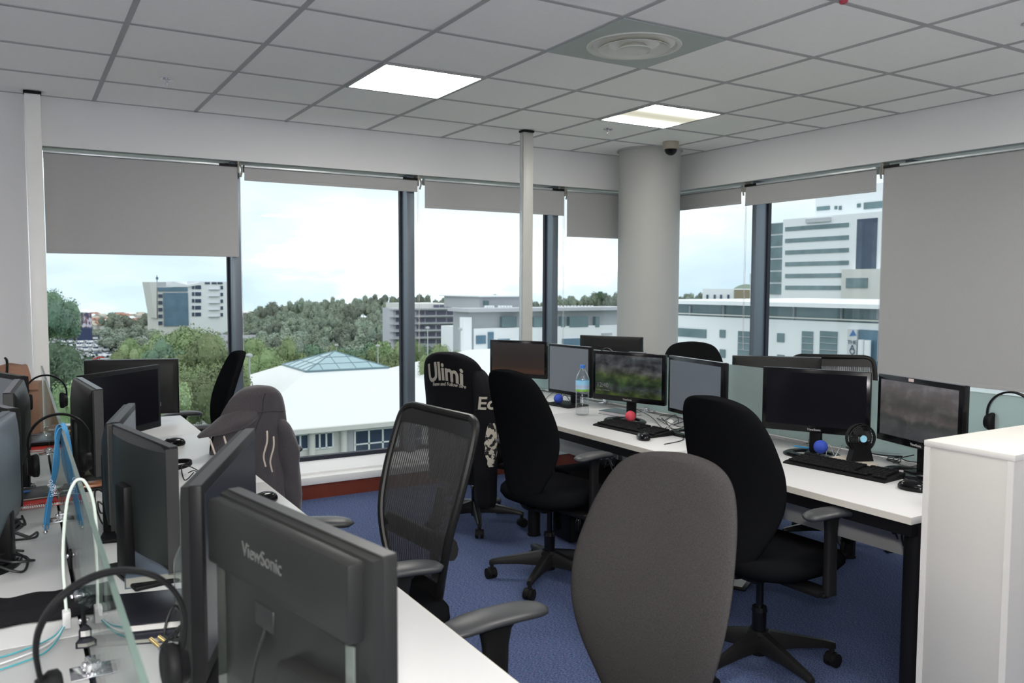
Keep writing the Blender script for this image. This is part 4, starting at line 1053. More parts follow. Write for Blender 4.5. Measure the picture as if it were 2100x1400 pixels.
slab('folder', (-2.27, 1.42, DZ), 3, .24, .14, .010, M['red'], M['pages'], 'red folder lying across the left bench behind the headsets', 'folder')
t = thing('laptop', 'closed grey laptop lying on the red folder behind the headsets', 'laptop', (-2.26, 1.50, DZ+.011), R_(3))
obj('laptop_base', G().box(-.15, .11, -.07, .16, 0, .014, .003), M['black'], t); obj('laptop_lid', G().box(-.15, .11, -.07, .16, .0145, .024, .003), mat('laptop_lid', (.16, .19, .24), .3, metal=.4), t)
t = thing('phone', 'small dark phone on an orange-red case near the left edge', 'phone', (-2.275, 1.02, DZ), R_(12))
obj('case', G().box(-.04, .04, -.05, .05, 0, .006, .002), mat('case_orange', (.75, .09, .03), .4), t); obj('phone_body', G().box(-.036, .034, -.03, .05, .006, .014, .003), M['black'], t)
# cardboard bag with handles
t = thing('paper_bag', 'crumpled brown paper bag standing at the far left end of the bench', 'bag', (-2.30, 1.92, DZ), R_(20))
M['kraft'] = mat('kraft_paper', (.30, .165, .11), .75, var=.25, scale=12, bump=.3)
g = G(); rg = []
for i in range(9):
    z = .34*i/8; k = 1-.1*math.sin(i*.9); rg.append([V((a*.085*k+.012*noise.noise(V((a*3, b*3, z*12))), b*.05*k*(1-.25*i/8)+.012*noise.noise(V((b*3, a*3+4, z*12))), z+(.03*noise.noise(V((a*4, b*4, 1))) if i == 8 else 0))) for a, b in ((-1, -1), (-.3, -1.1), (.3, -.95), (1, -1), (1.05, 0), (1, 1), (.3, 1.05), (-.3, .95), (-1, 1), (-1.05, 0))])
obj('bag_body', g.rings(rg, True), M['kraft'], t, angle=20)
obj('bag_strap', G().tube(bezier([(-.03, -.055, .10), (-.03, -.062, .26), (-.02, -.05, .36), (-.01, 0, .38)], 5), .006, 6), M['black'], t)
t = thing('cardboard_box', 'open brown cardboard carton on the left bench beside the clear divider end', 'box', (-2.215, 1.78, DZ), R_(-8))
obj('box_body', G().box(-.05, .05, -.06, .06, 0, .27, .002), M['kraft'], t)
obj('box_flap', G().box(-.05, .05, -.085, -.062, .24, .243), M['kraft'], t)
# cap with camouflage pattern
cm = mat('camouflage_cloth', (.2, .15, .07), .8); nt = cm.node_tree; b = nt.nodes['Principled BSDF']; tc = N(nt, 'TexCoord'); nn = N(nt, 'TexNoise', Scale=45.0, Detail=2.0)
nt.links.new(tc.outputs['Object'], nn.inputs['Vector']); r = ramp(nt, [(.45, (.008, .008, .008)), (.5, (.28, .20, .09)), (.6, (.30, .23, .12)), (.66, (.02, .02, .02))], 'CONSTANT'); nt.links.new(nn.outputs['Fac'], r.inputs['Fac']); nt.links.new(r.outputs['Color'], b.inputs['Base Color'])
t = thing('cap', 'black and tan patterned cap lying by the clear divider, right of the headsets', 'cap', (-2.06, 1.50, DZ), R_(-60))
obj('crown', G().lathe([(.08, .002), (.082, .03), (.07, .06), (.045, .078), (.001, .084)], n=28), cm, t, angle=70)
obj('peak', G().tube([(.05, 0, .008), (.10, 0, .014), (.135, 0, .01)], [.06, .055, .02], 20, flat=.08), cm, t, angle=70)
# black stapler-like phone handset standing
t = thing('desk_phone_handset', 'glossy black handset with chrome trim leaning by the edge-on monitor', 'handset', (-2.075, .70, DZ), R_(20))
obj('handset_body', G().box(-.022, .022, -.016, .016, 0, .145, .008, M=Matrix.Rotation(R_(14), 4, 'Y')), M['black_gloss'], t)
obj('chrome_trim', G().box(-.0, .045, -.0165, -.0145, .105, .112, M=Matrix.Rotation(R_(14), 4, 'Y')).ball((.03, -.014, .118), .006, 10), M['chrome'], t)
# wooden box + grey roll
c = at_z(200, 1000, DZ)
o = obj('wooden_tray', G().box(-.10, .08, -.035, .035, 0, .022, .006), mat('polished_wood', (.32, .12, .055), .25, var=.35, scale=20), loc=(c.x+.01, c.y, DZ), rot=(0, 0, R_(2))); tag(o, 'narrow polished brown wooden box on the left bench between monitors', 'box')
c = at_z(205, 974, DZ)
o = obj('grey_pouch', G().tube([(-.10, 0, .018), (-.095, 0, .018), (.08, 0, .018), (.085, 0, .018)], [.008, .020, .020, .008], 18, flat=.9), mat('grey_pouch', (.13, .13, .11), .8), loc=(c.x+.01, c.y+.015, DZ), rot=(0, 0, R_(2))); tag(o, 'long grey pouch lying behind the brown wooden box', 'pouch')
# black cloth
g = G(); rg = []
for i in range(14):
    v = i/13; row = []
    for k in range(22):
        u = k/21; ed = min(u, 1-u, v, 1-v)
        row.append(V((-.16+.32*u+.02*noise.noise(V((v*3, 0, 0))), -.085+.17*v+.02*noise.noise(V((u*4, 1, 0))), .004+.030*min(1, ed*7)*(.6+.6*noise.noise(V((u*4, v*4, 3)))))))
    rg.append(row)
o = obj('black_cloth', g.rings(rg, False, closed=False), M['jacket'], loc=(-2.30, -.72, DZ), rot=(0, 0, R_(-4)), angle=80)
md = o.modifiers.new('thick', 'SOLIDIFY'); md.thickness = .003; md.offset = 1
tag(o, 'crumpled black cloth lying at the left edge above the big headset', 'cloth')
# ribbon on the far monitor, spectacles, keys
o = obj('red_ribbon', G().tube(bezier([(-.03, 0, .003), (-.01, .004, .001), (.005, -.004, .008), (.025, 0, .006), (.01, .006, .010), (-.008, 0, .006)], 5), .003, 6), mat('red_ribbon', (.55, .06, .05), .5), loc=(-1.885, 2.083, 1.065)); tag(o, 'small red ribbon curled on top of the far monitor of the left bench', 'ribbon')
t = thing('plug_adapter', 'gold and silver plug ends lying by the black coil near the nearest monitors', 'plug', (-2.03, -1.12, DZ+.02), R_(30))
obj('plug', G().cyl((0, 0, .0), (0, .03, .012), .004, n=12).cyl((.02, 0, 0), (.018, .028, .01), .004, n=12), mat('brass', (.6, .42, .2), .25, metal=.9), t); obj('plug_sleeve', G().cyl((0, -.03, -.008), (0, 0, 0), .007, n=12).cyl((.021, -.03, -.01), (.02, 0, 0), .007, n=12), M['chrome'], t)
# cable seam clips on the middle of the left bench
for y, lab in ((-.44, 'chrome cable clip standing in the middle of the left bench, the farther of two'), (-.93, 'chrome cable clip in the middle of the left bench under the big headset')):
    t = thing('cable_clip', lab, 'clip', (-2.15, y, DZ), 0, 'chrome cable clips')
    obj('clip_body', G().box(-.008, .008, -.012, .012, 0, .05, .003), M['black'], t); obj('clip_studs', G().ball((-.010, -.004, .035), .006, 10).ball((.010, -.004, .035), .006, 10), M['chrome'], t)
# things under and around the right bench
t = thing('computer_tower', 'black computer tower on the floor under the right bench behind the mid chair', 'computer', (.62, 1.02, 0))
obj('tower_case', G().box(-.22, .22, -.09, .09, .01, .42, .006), M['black'], t); obj('tower_front', G().box(-.226, -.219, -.085, .085, .015, .415, .003), M['black_gloss'], t)
t = thing('floor_box', 'open dark floor socket lid with pale inside, behind the right chair base', 'floor socket', (*at_z(1508, 1196, 0)[:2], 0), R_(30))
obj('lid_frame', G().box(-.09, .09, -.07, .07, 0, .012, .003), M['black'], t); obj('lid_plate', G().box(-.07, .05, -.05, .05, .012, .015), M['desk_edge'], t)
t = thing('chair_lever_tag', 'small black and silver tag hanging under the mid chair seat', 'tag', (.10, .44, .30))
obj('tag_cord', G().cyl((0, 0, .02), (0, 0, .07), .003, n=8), M['black'], t); obj('tag_body', G().tube([(0, 0, -.05), (0, 0, -.04), (0, 0, .0), (0, 0, .02)], [.006, .014, .013, .005], 14), M['black_gloss'], t)
# ---------------------------------------------------------------- outside: terrain
GZ = -18.0
M['ground'] = mat('outdoor_ground', (.085, .11, .06), .95, var=.4, scale=.08)
M['asphalt'] = mat('car_park_asphalt', (.30, .31, .33), .9, var=.15, scale=.5)
def gz(d): return GZ if d < 330 else GZ-(d-330)*.0355
g = G(); rg = []
for d in (14, 60, 150, 330, 600, 1000, 1800, 3000, 5200):
    rg.append([V((CAM.x+d*math.cos(R_(a)), CAM.y+d*math.sin(R_(a)), gz(d))) for a in range(8, 128, 6)])
struct('ground_outside', g.rings(rg, False, closed=False), M['ground'])
OUT = {k: mat(*v[0], **v[1]) for k, v in {
 'white': (('facade_white', (.86, .89, .91), .7), dict(var=.03, scale=.2)), 'white2': (('facade_white_warm', (.70, .70, .67), .75), dict(var=.04, scale=.2)),
 'grey': (('facade_grey', (.40, .425, .445), .8), dict(var=.06, scale=.2)), 'grey2': (('facade_grey_pale', (.50, .51, .545), .8), dict(var=.06, scale=.2)),
 'roof': (('white_metal_roof', (.84, .85, .85), .6), dict(var=.02, scale=.3)), 'gutter': (('roof_gutter', (.33, .36, .39), .5), {}),
 'glass': (('facade_glass', (.15, .225, .245), .12), dict(var=.5, scale=.35)), 'glass_d': (('facade_glass_dark', (.045, .07, .12), .15), dict(var=.4, scale=.4)),
 'glass_b': (('facade_glass_blue', (.12, .21, .29), .12), dict(var=.35, scale=.25)), 'sky_glass': (('skylight_glass', (.34, .50, .54), .12), dict(var=.08, scale=.3)),
 'bar': (('skylight_bars', (.16, .24, .28), .4), {}), 'cream': (('wall_cream', (.50, .47, .40), .8), {}), 'void': (('parking_void', (.13, .13, .19), .9), {}),
 'rust': (('roof_tiles', (.42, .22, .16), .8), {}), 'lamp': (('lamp_post_grey', (.45, .47, .47), .5), {})}.items()}

class Facade:
    """vertical facade through two ground points; pixel positions give real points on it"""
    def __init__(s, px0, d0, px1, d1, depth):
        a = at_d(px0, 588, d0); b = at_d(px1, 588, d1); s.a = V((a.x, a.y, 0)); s.u = V((b.x-a.x, b.y-a.y, 0)); s.w = s.u.length; s.u.normalize()
        s.n = V((s.u.y, -s.u.x, 0))
        if s.n.dot(V((CAM.x, CAM.y, 0))-s.a) < 0: s.n = -s.n
        s.depth = depth; s.yaw = math.atan2(s.u.y, s.u.x)
    def uv(s, px, py):
        d = ray(px, py); k = (s.a-CAM).dot(s.n)/d.dot(s.n); p = CAM+d*k
        return (p-s.a).dot(s.u), p.z
    def box(s, g, u0, u1, z0, z1, out=0, depth=None, bev=0):
        """local coords: x along the facade, -y toward the viewer"""
        sg = -1 if s.n.dot(V((s.u.y, -s.u.x, 0))) > 0 else 1
        dd = depth if depth is not None else s.depth
        y0, y1 = sg*out, -sg*dd+(sg*out if out < 0 else 0)
        g.box(u0, u1, min(y0, y1), max(y0, y1), z0, z1, bev); return g
    def rect(s, g, px0, px1, py0, py1, out=.15, depth=.3):
        u0, _ = s.uv(px0, py0); u1, _ = s.uv(px1, py0); m = (px0+px1)/2; _, z1 = s.uv(m, py0); _, z0 = s.uv(m, py1)
        return s.box(g, min(u0, u1), max(u0, u1), z0, z1, out, depth)
    def thing(s, name, label, cat, grp=None): return thing(name, label, cat, (s.a.x, s.a.y, 0), s.yaw, grp)

# halls with white pyramid roofs
def hall(x0, x1, y0, y1, ze, sx, sy, hs, zs, label, hy=None):
    hy = hy or hs
    t = thing('hall', label, 'building', ((x0+x1)/2, (y0+y1)/2, GZ)); cx, cy = (x0+x1)/2, (y0+y1)/2
    L = lambda x, y, z: V((x-cx, y-cy, z-GZ))
    ov = .9
    obj('walls', G().box(x0+ov-cx, x1-ov-cx, y0+ov-cy, y1-ov-cy, 0, ze-GZ-.2), OUT['white2'], t)
    g = G(); ring = lambda a, b, c_, d, z: [L(a, c_, z), L(b, c_, z), L(b, d, z), L(a, d, z)]
    g.rings([ring(x0, x1, y0, y1, ze-.25), ring(x0, x1, y0, y1, ze), ring(sx-hs, sx+hs, sy-hy, sy+hy, zs)], True)
    obj('roof', g, OUT['roof'], t, angle=5)
    g = G()
    for (a, b, c_, d) in ((x0-.3, x1+.3, y0-.35, y0), (x0-.3, x1+.3, y1, y1+.35), (x0-.35, x0, y0, y1), (x1, x1+.35, y0, y1)): g.box(a-cx, b-cx, c_-cy, d-cy, ze-GZ-.42, ze-GZ-.02)
    obj('gutter', g, OUT['white2'], t)
    return t, cx, cy, L
x0, x1, y0, y1, ze = 12.46, 38.4, 65.7, 92.66, -10.54
t, cx, cy, L = hall(x0, x1, y0, y1, ze, 25.6, 79.2, 4.3, -6.84, 'white pyramid-roofed hall with a glass skylight, seen below the windows')
zt, zb, h_ = -5.2, -6.7, 4.2
B = [L(25.6+a*h_, 79.2+b*h_, zb) for a, b in ((-1, -1), (1, -1), (1, 1), (-1, 1))]; A_ = L(25.6, 79.2, zt)
g = G(); g.rings([[p-V((0, 0, .3)) for p in B], B], False); [g.poly([B[i], B[(i+1) % 4], A_]) for i in range(4)]
sk = obj('skylight', g, OUT['sky_glass'], t, angle=5)
g = G()
for i in range(4):
    p, q = B[i], B[(i+1) % 4]; g.tube([p, A_], .07, 4); g.tube([p, q], .08, 4)
    for k in (1, 2):
        g.tube([p+(A_-p)*k/3, q+(A_-q)*k/3], .045, 4)
    for k in (1, 2, 3, 4):
        f = k/5; e = min(f, 1-f)*2; base = p+(q-p)*f; top = base+((p if f < .5 else q)*0)
        # bars run up the slope and end at the hip
        mid = (p+q)/2; up = (A_-mid); g.tube([base, base+up*e], .045, 4)
obj('glazing_bars', g, OUT['bar'], sk)
def hwin(f, xa, xb, za, zb_, name='window', m='glass_d', rows=1, cols=1):
    y = y0+.9-cy; w_ = obj(name, G().box(xa-cx, xb-cx, y-.06, y+.05, za-GZ, zb_-GZ), OUT[m], t)
    g = G()
    for i in range(cols+1): xx = xa+(xb-xa)*i/cols-cx; g.box(xx-.07, xx+.07, y-.14, y-.05, za-GZ, zb_-GZ)
    for i in range(rows+1): zz = za+(zb_-za)*i/rows-GZ; g.box(xa-cx, xb-cx, y-.14, y-.05, zz-.06, zz+.06)
    obj('window_bars', g, OUT['white'], w_)
def hx(px, py=900):
    d = ray(px, py); k = (y0+.9-CAM.y)/d.y; q = CAM+d*k; return q.x, q.z
for pa, pb, pt, pb2, co, ro in ((560, 596, 893, 925, 2, 1), (598, 632, 891, 921, 2, 1), (641, 682, 887, 918, 3, 1), (727, 812, 879, 935, 3, 2), (815, 866, 873, 928, 2, 2)):
    pm = (pa+pb)/2; hwin(0, hx(pa, 900)[0], hx(pb, 900)[0], hx(pm, pb2)[1], hx(pm, pt)[1], cols=co, rows=ro, name='window')
obj('grey_bay', G().box(hx(708)[0]-cx, hx(724)[0]-cx, y0+.9-cy-.05, y0+1-cy, 0, ze-GZ-.5), OUT['grey2'], t)
g = G()
for xx in (hx(637)[0], hx(702)[0]): g.cyl((xx-cx, y0+.5-cy, 0), (xx-cx, y0+.5-cy, ze-GZ-.4), .28, n=16)
obj('round_columns', g, OUT['white2'], t)
t2, cx2, cy2, L2 = hall(40, 61, 64.0, 106.0, -10.54, 51.2, 84.7, 4.8, -6.5, 'second white-roofed hall half hidden behind the printed jacket', 4.7)
y_ = 64.9-cy2
for xa in (41.8, 46, 50.2): obj('window', G().box(xa-cx2, xa+2.4-cx2, y_-.06, y_+.05, 3.2, 6.6), OUT['glass_b'], t2)

# white tower block far left
f = Facade(311, 420, 366, 405, 26); f2 = Facade(384, 400, 470, 405, 26)
t = f2.thing('office_tower', 'white tower block with a blue glass strip, seen through the leftmost window', 'building')
_, zt = f2.uv(420, 577); u1, _ = f2.uv(470, 600); u_, _ = f2.uv(316, 600)
g = f2.box(G(), 0, u1, GZ-8, zt); obj('block', g, OUT['white'], t)
g = G(); f2.rect(g, 322, 384, 588, 700, .4, 20); gb = obj('glass_wing', g, OUT['white2'], t)
g = G(); f2.rect(g, 334, 384.5, 600, 668, .9, 2); ob = obj('curtain_wall', g, OUT['glass_b'], gb)
g = G(); f2.rect(g, 323, 384, 589, 597, .9, 2); obj('ribbon_window', g, OUT['glass_b'], gb)
g = G(); sg = -1; 
pts = [(305, 578), (320, 580), (320, 652), (318, 652)]
P = [f2.uv(*p) for p in pts]; g.prism([(u, -1.2, z) for u, z in P], (0, 14, 0)); obj('slanted_fin', g, OUT['white2'], t)
g = G(); f2.rect(g, 320, 341, 578, 590, .0, 12); obj('roof_box', g, OUT['grey2'], t)
P = [f2.uv(*p) for p in ((352, 577), (384, 584), (409, 579), (409, 584), (384, 588), (352, 588))]; g = G().prism([(u, -.8, z) for u, z in P], (0, 10, 0)); obj('wavy_roof', g, OUT['white'], t)
for r in range(5):
    y_ = 585+13.9*r
    for a, b in ((393.5, 398), (400, 412)):
        obj('window', f2.rect(G(), a, b, y_, y_+7.5, .3, 1), OUT['glass_d'], t)
    obj('window', f2.rect(G(), 452, 457, y_+1, y_+8, .3, 1), OUT['glass_d'], t)
    obj('ledge', f2.rect(G(), 428, 450, y_+8, y_+9, 1.0, 1.5), OUT['grey2'], t)
    obj('window', f2.rect(G(), 324, 332, y_+18, y_+25, 1.0, 1), OUT['glass_d'], gb)
for a in (420, 434, 446): obj('window', f2.rect(G(), a, a+10, 578.5, 582.5, .3, 1), OUT['glass_d'], t)
g = G(); f2.rect(g, 323.5, 328, 568, 573, -3, 1); g2 = f2.rect(g, 325, 326, 564, 580, -3, 1); obj('roof_sign', g, OUT['glass_b'], t)
# car park building
f = Facade(806, 205, 951, 213, 7); t = f.thing('parking_building', 'grey multi-storey building with dark open bays, in the third window', 'building')
u0, zt = f.uv(806, 632); u1, _ = f.uv(951, 632); obj('block', f.box(G(), u0, u1, GZ, zt), OUT['grey2'], t)
obj('roof_storey', f.rect(G(), 853, 947, 623, 633, -2, 18), OUT['white2'], t)
for r in range(5):
    y_ = 638.5+14.6*r
    obj('slab', f.rect(G(), 800 if r else 803, 951, y_-6.5, y_-4.0, 1.3, 2), OUT['grey2'], t)
    for a, b in ((812, 819), (855, 859), (861.5, 870), (873, 892), (896, 914), (917, 936), (939, 949)):
        obj('bay', f.rect(G(), a, b, y_-1, y_+6.5, .2, 1), OUT['void'], t)
for a in (896, 909, 922): obj('roof_window', f.rect(G(), a, a+10, 625.5, 631, -1.6, 1), OUT['void'], t)
# grey office building with rooftop units
f = Facade(962, 118, 1290, 134, 5); t = f.thing('office_building', 'grey and white office building with air-conditioning units on its roof', 'building')
u0, zt = f.uv(962, 634); u1, _ = f.uv(1290, 634); obj('block', f.box(G(), u0, u1, GZ, zt), OUT['grey'], t)
obj('roof_edge', f.rect(G(), 950, 1290, 630.5, 637, 1.6, 5), OUT['grey2'], t)
obj('penthouse', f.rect(G(), 1024, 1118, 608, 634, -6, 12), OUT['grey2'], t); obj('penthouse_roof', f.rect(G(), 1018, 1122, 607, 609.5, -5, 14), OUT['white'], t)
obj('window', f.rect(G(), 1032, 1042, 618, 627, -5.7, .5), OUT['glass'], t)
obj('lower_storey', f.rect(G(), 968, 1290, 669, 760, .6, 10), OUT['white'], t)
obj('corner_wing', f.rect(G(), 946, 962, 650, 770, .8, .5), OUT['white'], t)
for a, b in ((1025, 1055), (1090, 1108), (1146, 1154), (1163, 1201), (1216, 1224)):
    w_ = obj('window', f.rect(G(), a, b, 649, 670, .7, 1), OUT['glass'], t)
for a, b, c_, d in ((972, 991, 687, 704), (996, 1007, 680, 716), (1148, 1203, 693, 708), (1016, 1040, 694, 699), (1228, 1249, 682, 686)): obj('window', f.rect(G(), a, b, c_, d, .8, 1), OUT['glass_b' if a != 1228 else 'grey2'], t)
k = 0
for a in list(range(1010, 1026, 5))+list(range(1038, 1064, 6))+list(range(1146, 1237, 7)):
    u, z = f.uv(a, 627); uu, z1 = f.uv(a, 633); sg = 1
    o = obj('rooftop_unit', G().box(-.16, .16, -.14, .14, 0, max(.4, z-z1), .02).cyl((0, -.15, .2), (0, -.155, .2), .1, n=12), OUT['white'], loc=f.a+f.u*u-f.n*2.0+V((0, 0, z1)), rot=(0, 0, f.yaw))
    k += 1; tag(o, 'small white air-conditioning unit in the row on the grey office building roof', 'air conditioner', 'rooftop air-conditioning units')
# broad white building on the right with glass top storey
f = Facade(1330, 99, 1830, 80, 30); t = f.thing('white_building', 'broad white building with a glazed top storey and thin roof canopy, right windows', 'building')
u0, _ = f.uv(1330, 660); u1, _ = f.uv(1830, 660); _, zt = f.uv(1600, 655)
obj('block', f.box(G(), u0, u1, GZ, zt), OUT['white'], t)
obj('glass_storey', f.rect(G(), 1330, 1830, 628, 658, -.8, 26), OUT['glass'], t)
obj('roof_canopy', f.rect(G(), 1330, 1830, 619, 627, 1.5, 30), OUT['white'], t)
g = G()
for a in (1405, 1474, 1545, 1618, 1716, 1790): f.rect(g, a, a+2.5, 627, 655, -.6, .3)
obj('storey_posts', g, OUT['grey2'], t)
obj('balcony_rail', f.rect(G(), 1330, 1830, 648, 650.5, .3, .2), OUT['white2'], t)
for a, b, c_, d in ((1330, 1449, 672, 689), (1477, 1488, 676, 692), (1477, 1488, 716, 733), (1595, 1609, 683, 701), (1595, 1609, 727, 745)): obj('window', f.rect(G(), a, b, c_, d, .12, .3), OUT['glass'], t)
for a, b in ((1515, 1540), (1646, 1668), (1683, 1718)):
    w_ = obj('window', f.rect(G(), a, b, 679, 760, .12, .3), OUT['glass'], t)
    g = G()
    for y_ in (690, 703, 717, 731): f.rect(g, a, b, y_, y_+1, .2, .1)
    obj('window_bars', g, OUT['grey2'], w_)
obj('atrium_glass', f.rect(G(), 1763, 1830, 677, 760, .12, .3), OUT['glass_b'], t)
g = G()
for a in (1776, 1789): u, z = f.uv(a, 700); g.cyl((u, -.7, -14), (u, -.7, 0-3.2), .28, n=14)
obj('atrium_columns', g, OUT['white'], t)
bn = obj('banner', f.rect(G(), 1743, 1762, 675, 760, .35, .1), mat('banner_cloth', (.66, .68, .70), .6), t)
P = [f.uv(*p) for p in ((1747, 688.5), (1761, 687.5), (1754.5, 676))]; obj('banner_triangle', G().prism([(u, -.40, z) for u, z in P], (0, .04, 0)), mat('banner_blue', (.05, .16, .42), .5), bn)
for s, px_, py_, sz in (('THE', 1752.5, 701.5, .5), ('A', 1753, 714, .85), ('X', 1753, 728, .85), ('I', 1753, 741, .85), ('S', 1753, 754, .85)):
    u, z = f.uv(px_, py_); obj('banner_letter', text_mesh(s, sz, .01), OUT['glass_d'], bn, loc=(u, -.42, z), rot=(PI/2, 0, 0))
# small rooftop plant rooms behind the canopy
f = Facade(1438, 150, 1560, 148, 14); t = f.thing('plant_room', 'small white rooftop block with brown louvred windows above the canopy', 'building')
obj('block', f.rect(G(), 1441, 1545, 592, 640, 0, 12), OUT['white'], t); obj('louvres', f.rect(G(), 1506, 1538, 594, 618, .2, .4), mat('brown_louvre', (.30, .25, .17), .6), t)
for a in (1449, 1464, 1477, 1492): obj('window', f.rect(G(), a, a+4, 604, 618, .2, .3), OUT['glass_d'], t)
obj('chimney', f.rect(G(), 1531.5, 1532.5, 560, 594, -3, .3), OUT['grey'], t)
# tall white tower
f = Facade(1606, 192, 1830, 176, 40); t = f.thing('high_rise', 'tall white office tower with rows of strip windows on the right', 'building')
u0, zt = f.uv(1606, 450); u1, _ = f.uv(1830, 440); obj('block', f.box(G(), u0, u1, GZ, zt), OUT['white'], t)
obj('upper_block', f.rect(G(), 1635, 1830, 375, 452, -6, 30), OUT['white'], t)
obj('side_wing', f.rect(G(), 1570, 1607, 455, 640, -1.5, 30), OUT['white'], t)
for r in range(6):
    y_ = 461+24.9*r
    obj('strip_window', f.rect(G(), 1611, 1741, y_, y_+8.5, .15, .4), OUT['glass'], t)
    obj('side_window', f.rect(G(), 1570, 1605, y_-4, y_+17, -1.2, .4), OUT['glass'], t)
obj('dark_panel', f.rect(G(), 1759, 1800, 448, 551, .2, .5), OUT['glass_d'], t)
obj('lower_annex', f.rect(G(), 1746, 1830, 552, 640, 3, 8), OUT['white2'], t); obj('annex_window', f.rect(G(), 1756, 1800, 570, 590, 3.2, .5), OUT['glass'], t)
for a, b, c_, d in ((1638, 1664, 420, 428), (1674, 1679, 419, 426), (1683, 1688, 419, 427), (1720, 1727, 414, 422), (1734, 1778, 410, 424)): obj('window', f.rect(G(), a, b, c_, d, -5.8, .4), OUT['glass'], t)
obj('sign_board', f.rect(G(), 1655, 1705, 447, 455.5, .5, .3), mat('sign_board', (.56, .58, .62), .6), t)
# distant green hill at the right
g = G(); rg = []
for d, h in ((900, -60), (1150, 0), (1400, -60)): rg.append([V((*at_d(px, 588, d)[:2], gz(900)+(h+60)*.73*(max(0, 1-((px-1530)/70)**2)))) for px in range(1440, 1620, 6)])
o = obj('hill', g.rings(rg, False, closed=False), mat('far_hill', (.20, .26, .20), .95, var=.2, scale=.03), angle=80); tag(o, 'low distant green hill behind the rooftop block on the right', 'hill')
# billboard
f = Facade(156, 215, 188, 215, .5); t = f.thing('billboard', 'tall dark billboard with a pale figure, left window', 'billboard')
bm_ = mat('billboard_print', (.06, .07, .14), .5); nt = bm_.node_tree; b = nt.nodes['Principled BSDF']; tc = N(nt, 'TexCoord'); sp = N(nt, 'SeparateXYZ'); nt.links.new(tc.outputs['Generated'], sp.inputs[0])
nn = N(nt, 'TexNoise', Scale=5.0, Detail=3.0); nt.links.new(tc.outputs['Generated'], nn.inputs['Vector']); r = ramp(nt, [(.42, (.06, .06, .12)), (.5, (.25, .14, .16)), (.58, (.62, .60, .68))]); nt.links.new(nn.outputs['Fac'], r.inputs['Fac'])
r2 = ramp(nt, [(.42, (0, 0, 0)), (.5, (1, 1, 1))]); nt.links.new(sp.outputs['Z'], r2.inputs['Fac']); mx = N(nt, 'Mix', data_type='RGBA'); mx.inputs['A'].default_value = (.035, .05, .12, 1); nt.links.new(r2.outputs['Color'], mx.inputs['Factor']); nt.links.new(r.outputs['Color'], mx.inputs['B']); nt.links.new(mx.outputs['Result'], b.inputs['Base Color'])
obj('board', f.rect(G(), 157, 187.5, 641, 697, .2, .4), bm_, t); g = G(); f.rect(g, 162, 163, 696, 730, .1, .2); f.rect(g, 181, 182, 696, 730, .1, .2); obj('posts', g, OUT['grey'], t)
obj('edge_frame', f.rect(G(), 156, 158, 640, 699, .3, .6), OUT['glass_d'], t)
# lamp posts
for px, pt, pb, d in ((511, 729, 790, 80), (690, 708, 760, 130), (775, 709, 790, 120), (877, 672, 800, 120), (944, 675, 760, 110)):
    p = at_d(px, pt, d); t = thing('lamp_post', {511: 'thin pale lamp post beside the second window mullion', 690: 'lamp post rising behind the skylight tip', 775: 'lamp post right of the skylight, in front of the forest', 877: 'lamp post left of the grey parking building in the third window', 944: 'lamp post in front of the white corner wing'}[px], 'lamp post', (p.x, p.y, GZ), 0, 'outdoor lamp posts')
    obj('post', G().cyl((0, 0, 0), (0, 0, p.z-GZ), .11, .07, n=10), OUT['lamp'], t); obj('lamp_head', G().ball((0, 0, p.z-GZ), .32, 12, sc=(1, 1, .7)), OUT['lamp'], t)
# car park and cars
c = at_d(190, 588, 250)
o = obj('car_park', G().box(-90, 90, -70, 95, 0, .12), M['asphalt'], loc=(c.x, c.y, GZ), rot=(0, 0, R_(10))); o['kind'] = 'structure'
def car_proto():
    t = thing('parked_car', 'x', 'car', (0, 0, 0), 0, 'cars in the car park')
    g = G(); rg = []
    for x, z, w_ in ((-2.1, .55, .75), (-2.0, .85, .82), (-1.0, .95, .85), (1.2, .95, .85), (2.0, .85, .82), (2.15, .5, .75)): rg.append([V((x, -w_, .3)), V((x, w_, .3)), V((x, w_*.96, z)), V((x, -w_*.96, z))])
    obj('car_body', g.rings(rg, True), OUT['white'], t)
    g = G().prism([(-1.5, -.7, .92), (1.1, -.7, .92), (.5, -.62, 1.42), (-1.0, -.62, 1.42)], (0, 1.3, 0)); obj('car_cabin', g, OUT['glass_d'], t)
    g = G()
    for x in (-1.3, 1.3):
        for y in (-.8, .8): g.cyl((x, y-.1, .32), (x, y+.1, .32), .32, n=12)
    obj('wheels', g, M['black_rubber'], t); return t
cp = car_proto(); rr = random.Random(5); first = True
for row, (py, n_, x_0, x_1) in enumerate(((728, 2, 186, 244), (716, 6, 118, 250), (707, 7, 112, 250), (699, 7, 116, 250), (692, 8, 115, 255))):
    for i in range(n_):
        px = x_0+(x_1-x_0)*(i+.5)/n_+rr.uniform(-.6, .6); p = at_z(px, py+4, GZ+.12); c = cp if first else copy_tree(cp); first = False
        c.location = (p.x, p.y, GZ+.12); c.rotation_euler = (0, 0, R_((8 if row == 0 else 93)+rr.uniform(-4, 4)))
        c['label'] = ['white car in the nearest pair of the car park beyond the left window', 'pale parked car in the second row of the car park', 'pale parked car in the third row of the car park', 'pale parked car in the fourth row of the car park', 'pale parked car in the farthest row of the car park'][row]
